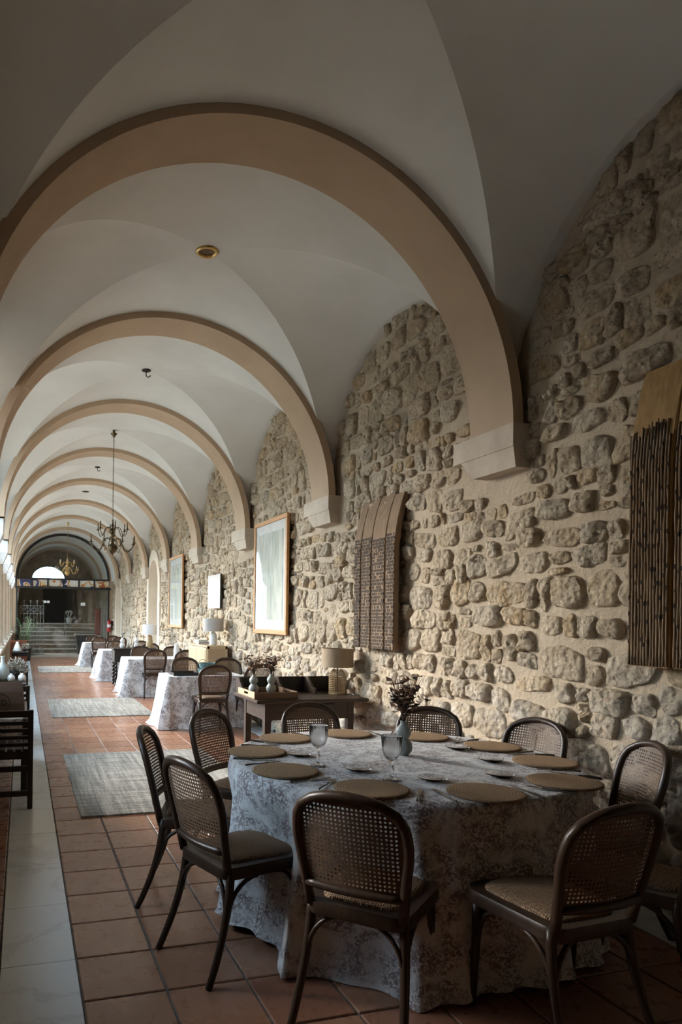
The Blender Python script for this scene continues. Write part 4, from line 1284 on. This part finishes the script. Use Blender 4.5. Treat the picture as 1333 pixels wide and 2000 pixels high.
def threshing_board(loc, label, widths, H, curve, seed, wmat, mode):
    rr = random.Random(seed)
    t = thing('threshing_board', label, 'wall hanging', loc, 0, 'threshing boards')
    W = sum(widths); y = W / 2
    def px(z): return curve * max(0, (z / H - .62) / .38) ** 2     # upper end bends back to the wall
    th = .05
    chips = MB()
    for bi, w in enumerate(widths):
        g = .006
        y1_, y0_ = y - g * .5, y - w + g * .5
        mb = MB(); rows = []
        zt = H * (1 + .01 * rr.uniform(-1, 1)); zb = rr.uniform(0, .012)
        n = 26
        zsn = [lerp(zb, zt, q / n) for q in range(n + 1)]
        wob = [rr.uniform(-.003, .003) for _ in range(n + 1)]
        gp = [.009 * max(0, 1 - (q / n / .78) ** 6) for q in range(n + 1)]
        for q, z_ in enumerate(zsn):
            x = px(z_); a, b_ = y0_ + wob[q] * .6 + gp[q], y1_ + wob[q] * .6 - gp[q]
            rows.append([(x, a + .006, z_), (x, b_ - .006, z_), (x + .008, b_, z_), (x + th, b_, z_), (x + th, a, z_), (x + .008, a, z_)])
        mb.grid(rows, closed=True)
        mb.add(rows[0], [(5, 4, 3, 2, 1, 0)]); mb.add(rows[-1], [(0, 1, 2, 3, 4, 5)])
        mb.build('board', wmat, t, auto=30)
        # eroded, flint-studded lower part: ridges and slots
        if mode == 0:
            m = max(2, int(w / .026)); zr = .030
            z_ = .02; ri = 0
            lim = H * .735 + rr.uniform(-.01, .01)
            while z_ < lim:
                for q in range(m):
                    yy = lerp(y0_ + .014, y1_ - .014, (q + .5 * (ri % 2) + .25) / m) + rr.uniform(-.002, .002)
                    hh = .0125 * rr.uniform(.6, 1.3)
                    if rr.random() < .93:
                        chips.box(px(z_) - .0016, px(z_) + .004, yy - .0070, yy + .0070, z_ - hh, z_ + hh)
                z_ += zr; ri += 1
        else:
            m = max(2, int(w / .020))
            rid = MB()
            for q in range(m):
                yy = lerp(y0_ + .010, y1_ - .010, (q + .5) / m)
                top = H * (.775 + rr.uniform(-.03, .03))
                pts = []
                for s_ in range(22):
                    z_ = lerp(.01, top, s_ / 21)
                    pts.append((px(z_) - .004 - .004 * rr.random(), yy + rr.uniform(-.0016, .0016), z_))
                rid.tube(pts, [.0048 + rr.uniform(0, .0026) for _ in pts], 5)
                chips.box(px(.3) - .0015, px(.3) + .002, yy + .0085, yy + .0115, .012, top + rr.uniform(-.04, .05))
                z_ = .04
                while z_ < top - .02:
                    if rr.random() < .6: chips.box(px(z_) - .012, px(z_), yy - .0034, yy + .0034, z_ - .011, z_ + .011)
                    z_ += rr.uniform(.07, .12)
            tag(rid.build('eroded_ridges', 'board_core', t, smooth=True), kind='stuff')
        y -= w
    tag(chips.build('flint_slots', 'flint', t), kind='stuff')
    for z_ in (.35, H * .7):
        MB().box(th, .095, -W / 2 + .05, W / 2 - .05, z_, z_ + .07).build('cross_batten', 'board_wood', t)
    return t
k2 = 3.05 / 3.3
threshing_board((3.05, (6.50 + 5.68) / 2 * k2, CAM_H + (1.20 - CAM_H) * k2), 'weathered grey threshing board with rows of flint slots on the wall between two ribs', [.14, .20, .25, .17], 1.385, .10, 5, 'board_wood', 0)
threshing_board((3.05, 3.12 * k2 - .39, CAM_H + (1.245 - CAM_H) * k2), 'golden-topped ridged threshing board cut off by the right edge of the picture', [.26, .26, .26], 1.55, .10, 9, 'board_wood2', 1)

# ================================================================== CHANDELIERS AND CEILING HOOKS
def chandelier(loc, ztop, label, mat, sleeve, n_low=8, n_up=6):
    x, y, z0 = loc
    t = thing('chandelier', label, 'chandelier', (x, y, z0), .3, 'brass chandeliers')
    h = ztop - z0
    MB().lathe([(.001, -.11), (.012, -.10), (.02, -.085), (.055, -.062), (.078, -.02), (.078, .02), (.06, .055), (.03, .072), (.022, .10), (.04, .115), (.04, .13), (.018, .14), (.02, .165), (.042, .19), (.045, .215), (.035, .24), (.018, .262), (.03, .28), (.05, .292), (.03, .305), (.016, .33), (.03, .355), (.018, .38), (.010, .42), (.014, .44), (.006, .465)], 24).build('turned_body', mat, t, auto=50)
    def arm(a, rad, zb, zc, dip):
        pts = [(.02, 0, zb), (.05, 0, zb + .035), (.095, 0, zb + .045), (.13, 0, zb + .02), (.15, 0, zb - .03), (lerp(.15, rad, .25), 0, zc - dip + .02), (lerp(.15, rad, .55), 0, zc - dip), (lerp(.15, rad, .85), 0, zc - dip * .6), (rad, 0, zc - .012)]
        c, s_ = math.cos(a), math.sin(a)
        q = MB().tube([(p[0] * c, p[0] * s_, p[2]) for p in pts], .0065, 6).build('arm', mat, t, smooth=True)
        m = MB().lathe([(.006, -.02), (.012, -.012), (.033, 0), (.033, .004), (.012, .006), (.012, .03), (.015, .034)], 14, (rad * c, rad * s_, zc)).build('drip_pan', mat, q, auto=50)
        MB().lathe([(.010, .03), (.010, .095), (.003, .115)], 10, (rad * c, rad * s_, zc)).build('candle', sleeve, q, smooth=True)
    for k in range(n_low): arm(2 * PI * k / n_low, .365, .12, .085, .13)
    for k in range(n_up): arm(2 * PI * k / n_up + .26, .245, .29, .30, .11)
    lk = MB().tube([(.010 * math.cos(2 * PI * q / 12), 0, .022 * math.sin(2 * PI * q / 12)) for q in range(12)], .0028, 5, closed=True).mesh('chain_link', mat, True)
    z_ = .475; q = 0
    while z_ < h - .10:
        o = link('chain_link', lk, t); o.location = (0, 0, z_ + .015); o.rotation_euler = (0, 0, (q % 2) * PI / 2); z_ += .038; q += 1
    MB().lathe([(.004, h - .12), (.02, h - .10), (.05, h - .06), (.055, h - .05), (.02, h - .035), (.018, h)], 16).build('ceiling_rose', mat, t, auto=50)
VTOP = ZS + VB
def bay_mid(i): return rib_mid(i) + H2
chandelier((1.36, bay_mid(2), 2.575), VTOP - .004, 'dark bronze two-tier candle-arm chandelier hanging on a long chain in mid gallery', 'brass', 'candle_dark')
chandelier((1.33, bay_mid(6), 2.86), VTOP - .004, 'bright brass chandelier with pale candles hanging before the glazed screen', 'bright_brass', 'candle', 6, 6)
def hook(i, label):
    t = thing('ceiling_hook', label, 'hook', (1.39, bay_mid(i), VTOP - .004), 0, 'empty ceiling hooks')
    MB().lathe([(.018, -.02), (.05, -.012), (.055, 0)], 16).build('hook_plate', 'dark_metal', t)
    MB().tube([(0, 0, -.015), (0, 0, -.05)] + [(.025 - .025 * math.cos(PI * q / 8), 0, -.055 - .025 * math.sin(PI * q / 8)) for q in range(9)], .006, 6).build('hook_curl', 'dark_metal', t, smooth=True)
hook(1, 'dark iron hook at the crown of the second vault in view')
hook(3, 'dark iron hook in the vault just beyond the bronze chandelier')
o = thing('vault_boss', 'round brass boss with open centre at the crown of the nearest vault in view', 'boss', (1.40, bay_mid(0), VTOP))
MB().lathe([(.095, .0), (.092, -.012), (.080, -.020), (.066, -.016), (.060, .0)], 32, cap0=False, cap1=False).build('boss_ring', 'bright_brass', o, smooth=True)
MB().lathe([(.062, .003), (.06, -.002)], 24).build('boss_plate', 'brass', o)
o = thing('vault_boss', 'small flat disc at the crown of a far vault beyond the bronze chandelier', 'boss', (1.40, bay_mid(4), VTOP))
MB().lathe([(.085, 0), (.08, -.012), (.05, -.018), (.045, -.012)], 24).build('boss_ring', 'brass', o)
# ================================================================== FIRE EXTINGUISHER AND BANNER
fe = thing('fire_extinguisher', 'red fire extinguisher hanging on the wall beside the glazed screen', 'extinguisher', (3.02, 25.25, .93))
MB().lathe([(.055, 0), (.075, .012), (.078, .03), (.078, .36), (.06, .41), (.025, .43), (.025, .46)], 20).build('cylinder', 'red_paint', fe, auto=50)
MB().lathe([(.0785, .17), (.0795, .17), (.0795, .27), (.0785, .27)], 20, cap0=False, cap1=False).build('label_band', 'white_paint', fe)
MB().box(-.02, .02, -.06, .03, .46, .50).build('valve', 'dark_metal', fe)
MB().tube([(0, -.04, .48), (-.07, -.06, .45), (-.09, -.06, .30), (-.085, -.04, .18)], .010, 6).build('hose', 'black_frame', fe, smooth=True)
MB().box(.06, .15, -.03, .03, .1, .4).build('wall_bracket', 'dark_metal', fe)
bn = thing('red_banner', 'red cloth panel hanging beyond the glazed screen', 'banner', (2.92, 26.9, .75))
rows = [[(-.25 + .25 * i / 10, .012 * math.sin(i * 1.4 + j * .2), 1.02 * j / 12) for i in range(11)] for j in range(13)]
MB().grid(rows).grid([[(p[0], p[1] + .004, p[2]) for p in r] for r in rows]).build('banner_cloth', 'red_cloth', bn, smooth=True)
MB().tube([(-.28, 0, 1.03), (.25, 0, 1.03)], .008, 6).build('banner_rod', 'dark_metal', bn)
# ================================================================== IRON GATE LEAVES BEHIND THE GLASS
def gate(x0, x1, n, label):
    t = thing('iron_gate', label, 'gate', (x0, YEND + .32, .06), 0, 'iron gate leaves')
    W = x1 - x0; tops = 1.78
    for z_ in (.03, .55, 1.50, 1.78):
        MB().box(0, W, -.012, .012, z_ - .012, z_ + .012).build('gate_rail', 'iron_light', t)
    bar = MB().box(-.009, .009, -.009, .009, .03, 1.78).mesh('gate_bar', 'iron_light')
    ring = MB().tube([(.075 * math.cos(2 * PI * q / 20), 0, .075 * math.sin(2 * PI * q / 20)) for q in range(20)], .012, 6, closed=True).mesh('gate_ring', 'iron_light', True)
    fin = MB().lathe([(.008, 0), (.008, .10), (.015, .12), (.04, .19)], 10).mesh('finial', 'iron_light')
    for k in range(n + 1):
        o = link('gate_bar', bar, t); o.location = (lerp(.012, W - .012, k / n), 0, 0)
        if k % 2 == 0: o = link('finial', fin, t); o.location = (lerp(.012, W - .012, k / n), 0, 1.79)
    for k in range(n // 2):
        for z_ in (1.64, .20):
            o = link('gate_ring', ring, t); o.location = (lerp(.012, W - .012, (2 * k + 1) / n), 0, z_)
gate(-.20, .74, 8, 'grey wrought iron gate leaf with ring frieze behind the glass on the left')
gate(2.78, 3.02, 2, 'narrow grey wrought iron gate leaf behind the glass on the right')
# pot on the stairs, dark chest
o = thing('potted_flower', 'white flower in a pale pot standing at the stairs beyond the glass', 'plant', (1.90, 30.1, 1.18))
MB().lathe([(.10, 0), (.15, .22), (.16, .24), (.13, .24), (.12, .2)], 20).build('pot', 'white_ceramic', o, auto=50)
m = MB()
for q in range(7):
    a = q * .9
    m.tube([(.02 * math.cos(a), 0, .2), (.10 * math.cos(a), .05 * math.sin(a), .36), (.16 * math.cos(a), .08 * math.sin(a), .46 + .05 * math.sin(3 * q)), (.10 * math.cos(a + .6), .05, .54), (.03 * math.cos(a), .0, .47)], .018, 6)
m.build('flower_spray', 'white_ceramic', o, smooth=True)
o = thing('dark_chest', 'dark tapered chest standing before the stairs beyond the glass', 'chest', (2.30, 26.75, .06))
MB().grid([[(sx * a, sy * .25, z_) for sx, sy in ((-1, -1), (1, -1), (1, 1), (-1, 1))] for a, z_ in ((.28, 0), (.36, .70))], closed=True).add([(-.28, -.25, 0), (.28, -.25, 0), (.28, .25, 0), (-.28, .25, 0)], [(3, 2, 1, 0)]).build('chest_body', 'soil', o)
MB().box(-.40, .40, -.28, .28, .70, .75, .008).build('chest_lid', 'stone_step', o)
# ================================================================== LEFT SIDE: SLATTED CHAIRS, TABLES, PLANTS, BAG
def slat_chair(label, loc, rz, mat, group='slatted chairs along the parapet', w=.44):
    t = thing('slatted_chair', label, 'chair', loc, rz, group)
    hw = w / 2
    for sx in (-1, 1):      # rear posts run up to the top rail
        MB().box(sx * (hw - .02) - .02, sx * (hw - .02) + .02, -.02, .02, 0, .76, .004).build('leg', mat, t)
        MB().box(sx * (hw - .02) - .02, sx * (hw - .02) + .02, .36, .40, 0, .45, .004).build('leg', mat, t)
        MB().box(sx * (hw - .02) - .012, sx * (hw - .02) + .012, .02, .36, .39, .44).build('seat_rail', mat, t)
    for z_, hh in ((.705, .05), (.645, .028), (.59, .028), (.535, .028), (.48, .028)):
        MB().box(-hw + .04, hw - .04, -.012, .012, z_, z_ + hh, .003).build('back_slat', mat, t)
    for k in range(6):
        x = lerp(-hw + .05, hw - .05, k / 5)
        MB().box(x - .022, x + .022, -.025, .40, .445, .463, .003).build('seat_slat', mat, t)
    for z_ in (.29, .10):
        MB().box(-hw + .04, hw - .04, -.014, .014, z_, z_ + .04).build('stretcher', mat, t)
    MB().box(-hw + .04, hw - .04, -.014, .014, .385, .445).build('seat_rail', mat, t)
    return t
slat_chair('dark slatted wooden chair with its back to the viewer at the left edge', (-.110, 5.51, 0), 0, 'slat_wood', w=.40)
def arch_table(label, loc, L, W, mat, z1=.70):
    t = thing('side_table', label, 'table', loc, 0, 'dark side tables along the parapet')
    MB().box(0, W, 0, L, z1 - .025, z1, .004).build('table_top', mat, t)
    for y in (.05, L - .09):
        prof = [(0, 0), (.05, 0), (.05, .40)] + [(W / 2 - (W / 2 - .05) * math.cos(PI * q / 12), .40 + .2 * math.sin(PI * q / 12)) for q in range(13)] + [(W - .05, 0), (W, 0), (W, z1 - .025), (0, z1 - .025)]
        n = len(prof)
        MB().add([(x, y, z_) for x, z_ in prof] + [(x, y + .03, z_) for x, z_ in prof], [(i, (i + 1) % n, n + (i + 1) % n, n + i) for i in range(n)]).add([(x, y, z_) for x, z_ in prof], []).build('leg_frame', mat, t)
        for (a, b_) in ((0, .05), (W - .05, W)):
            MB().box(a, b_, y, y + .03, 0, .40).build('leg', mat, t)
        MB().box(0, W, y, y + .03, z1 - .09, z1 - .025).build('apron', mat, t)
    return t
arch_table('dark side table behind the slatted chair, carrying the paper bag', (-.31, 6.0, 0), 1.25, .36, 'slat_wood', .62)
rows = [[(-.27 + .28 * i / 12, 5.985, .625 - .30 + .30 * j / 6 - .0) for i in range(13)] for j in range(7)] + [[(-.27 + .28 * i / 12, lerp(5.99, 7.1, j / 8), .6225) for i in range(13)] for j in range(9)]
rows = [[(p[0], p[1] - .012 * math.sin(p[0] * 40) * max(0, .6 - p[2]) * 3, p[2]) for p in r] for r in rows]
tag(MB().grid(rows).build('table_runner', 'toile', None, smooth=True), 'toile-printed runner glimpsed through the slats of the chair at the left edge', 'runner')
bg_ = thing('paper_bag', 'brown paper carrier bag with a dark round ED emblem standing behind the slatted chair', 'bag', (-.13, 6.30, .624), -.06)
prof = [(0, .155, .07), (.10, .152, .068), (.20, .142, .045), (.285, .128, .012)]
for q, nm in enumerate(('front_panel', 'side_panel', 'back_panel', 'side_panel')):
    rows = []
    for z_, a, d in prof:
        cs = [(-a, -d), (a, -d), (a, d), (-a, d)]
        p0, p1 = cs[q], cs[(q + 1) % 4]
        mid = ((p0[0] + p1[0]) / 2 * (.86 if q % 2 else 1), (p0[1] + p1[1]) / 2)
        rows.append([(p0[0], p0[1], z_), (mid[0], mid[1], z_), (p1[0], p1[1], z_)])
    MB().grid(rows).build(nm, 'kraft', bg_)
MB().box(-.15, .15, -.066, .066, 0, .004).build('bag_base', 'kraft', bg_)
def on_bag(x, z_): 
    d = lerp(.0685, .045, max(0, (z_ - .10) / .10)) if z_ < .2 else .045
    return (x, -(lerp(.07, .068, z_ / .1) if z_ < .1 else d) - .0022, z_)
em = MB()
cx_, cz_, ro = -.035, .105, .072
def stroke(p, w):
    p = [(lerp(a[0], b_[0], t / 4), lerp(a[1], b_[1], t / 4)) for a, b_ in zip(p, p[1:]) for t in range(4)] + [p[-1]]
    for (a, b_) in zip(p, p[1:]):
        d = Vector((b_[0] - a[0], b_[1] - a[1])); L = d.length; d.normalize(); nn = Vector((-d.y, d.x)) * w / 2; e = d * w * .3
        qs = [(a[0] - e.x + nn.x, a[1] - e.y + nn.y), (a[0] - e.x - nn.x, a[1] - e.y - nn.y), (b_[0] + e.x - nn.x, b_[1] + e.y - nn.y), (b_[0] + e.x + nn.x, b_[1] + e.y + nn.y)]
        em.add([on_bag(*q) for q in qs], [(0, 1, 2, 3)])
stroke([(cx_ + ro * math.cos(2 * PI * q / 36), cz_ + ro * math.sin(2 * PI * q / 36)) for q in range(37)], .006)
ex, ez, s_ = cx_ - .038, cz_ - .022, .046
stroke([(ex + .028, ez), (ex, ez), (ex, ez + s_), (ex + .028, ez + s_)], .008); stroke([(ex, ez + s_ / 2), (ex + .024, ez + s_ / 2)], .008)
dx_ = cx_ + .008
stroke([(dx_, ez), (dx_, ez + s_)], .008)
stroke([(dx_, ez)] + [(dx_ + .010 + .024 * math.sin(PI * q / 10), ez + s_ / 2 - s_ / 2 * math.cos(PI * q / 10)) for q in range(11)] + [(dx_, ez + s_)], .008)
em.build('emblem', 'ink', bg_)
slat_chair('dark slatted chair beyond the paper bag at the left edge', (-.12, 7.42, 0), PI, 'slat_wood', w=.40)
arch_table('dark side table with the grey bottle vase and two white globe vases', (-.33, 8.0, 0), 1.0, .38, 'slat_wood', .72)
o = MB().lathe([(.0005, 0), (.075, 0), (.088, .05), (.086, .14), (.06, .21), (.028, .25), (.026, .32), (.032, .335), (.025, .335), (.02, .3), (.0005, .25)], 28, cap0=False).build('bottle_vase', 'ceramic', None, smooth=True); o.location = (-.215, 8.35, .72); o.scale = (.85, .85, .88)
tag(o, 'tall grey-green bottle vase beside the columns on the left', 'vase')
for k, (x, lab) in enumerate(((-.12, 'left'), (.0, 'right'))):
    o = MB().lathe([(.0005, 0), (.02, 0), (.036, .015), (.043, .042), (.036, .07), (.016, .085), (.016, .095), (.012, .095), (.0005, .08)], 24, cap0=False).build('globe_vase', 'white_ceramic', None, smooth=True); o.location = (x, 8.3 + .04 * k, .72)
    tag(o, f'small white globe vase under the grey foliage, the {lab} of two', 'vase', 'white globe vases')
pl = thing('potted_plant', 'grey-green and pink leafy plant in a dark bowl on the left side table', 'plant', (-.07, 8.72, .72))
MB().lathe([(.07, 0), (.10, .05), (.105, .10), (.09, .10), (.08, .08)], 20).build('bowl', 'soil', pl, auto=50)
def leafball(t, name, mat, c, rx, rz_, n, L0, rr, up=.5):
    mb = MB()
    for _ in range(n):
        a = rr.uniform(0, 2 * PI); e = math.asin(rr.uniform(-.2, 1)); f = rr.uniform(.35, 1) 
        d = Vector((math.cos(a) * math.cos(e), math.sin(a) * math.cos(e), math.sin(e)))
        p = Vector(c) + Vector((d.x * rx * f, d.y * rx * f, d.z * rz_ * f))
        dd = (d + Vector((rr.uniform(-.5, .5), rr.uniform(-.5, .5), up * rr.uniform(-.3, 1)))).normalized(); w = dd.cross(Vector((rr.uniform(-1, 1), rr.uniform(-1, 1), .3))).normalized()
        L = L0 * rr.uniform(.6, 1.3); W = L * .28; u = dd.cross(w) * L * .12
        mb.add([p, p + dd * L * .45 + w * W + u, p + dd * L - u, p + dd * L * .45 - w * W + u, p + dd * L * .45 - u * .5], [(0, 4, 1), (1, 4, 2), (2, 4, 3), (3, 4, 0)])
    tag(mb.build(name, mat, t), kind='stuff')
leafball(pl, 'foliage', 'leaf_grey', (0, 0, .10), .13, .14, 520, .036, R)
# farther group
arch_table('black arch-legged side table farther along the parapet', (-.20, 14.6, 0), .55, .32, 'black_wood', .74)
o = MB().lathe([(.0005, 0), (.085, 0), (.09, .02), (.05, .13), (.028, .17), (.03, .20), (.024, .2), (.0005, .15)], 24, cap0=False).build('bottle_vase', 'white_ceramic', None, smooth=True); o.location = (-.10, 14.85, .74)
tag(o, 'white flared vase on the black arch-legged table at the left', 'vase')
pl = thing('potted_plant', 'small pale pink plant on the black arch-legged table at the left', 'plant', (.05, 14.95, .74))
MB().lathe([(.04, 0), (.055, .06), (.045, .06)], 14).build('pot', 'soil', pl)
leafball(pl, 'foliage', 'leaf_grey', (0, 0, .06), .07, .09, 70, .05, R)
slat_chair('red-brown slatted chair facing along the left parapet behind the black arch-legged table', (-.08, 16.2, 0), 0, 'red_wood', w=.36).scale = (1, 1, 1.22)
pl = thing('potted_palm', 'leafy green palm in a dark pot beside the last columns on the left', 'plant', (.10, 23.6, 0))
MB().lathe([(.15, 0), (.20, .38), (.21, .40), (.18, .40), (.17, .36)], 20).build('pot', 'soil', pl, auto=50)
m = MB(); fr_ = MB()
for q in range(16):
    a = R.uniform(0, 2 * PI); h_ = R.uniform(1.2, 2.1); s_ = R.uniform(.14, .36)
    c_, d_ = math.cos(a), math.sin(a)
    pts = [Vector((s_ * u * c_, s_ * u * d_, .38 + h_ * (u - .45 * u * u))) for u in (0, .25, .5, .75, 1)]
    m.tube(pts, .006, 5)
    for i in range(14):
        u = .3 + .7 * i / 13; p = Vector((s_ * u * c_, s_ * u * d_, .38 + h_ * (u - .45 * u * u)))
        for sd in (-1, 1):
            dd = (Vector((-d_ * sd, c_ * sd, -.25)) + Vector((c_, d_, .2)) * .7).normalized(); L = .24 * (1 - .4 * u); w = dd.cross(Vector((0, 0, 1))).normalized() * .022
            fr_.add([p, p + dd * L * .5 + w, p + dd * L, p + dd * L * .5 - w], [(0, 1, 2, 3)])
m.build('stems', 'leaf_green', pl, smooth=True); tag(fr_.build('fronds', 'leaf_green', pl), kind='stuff')
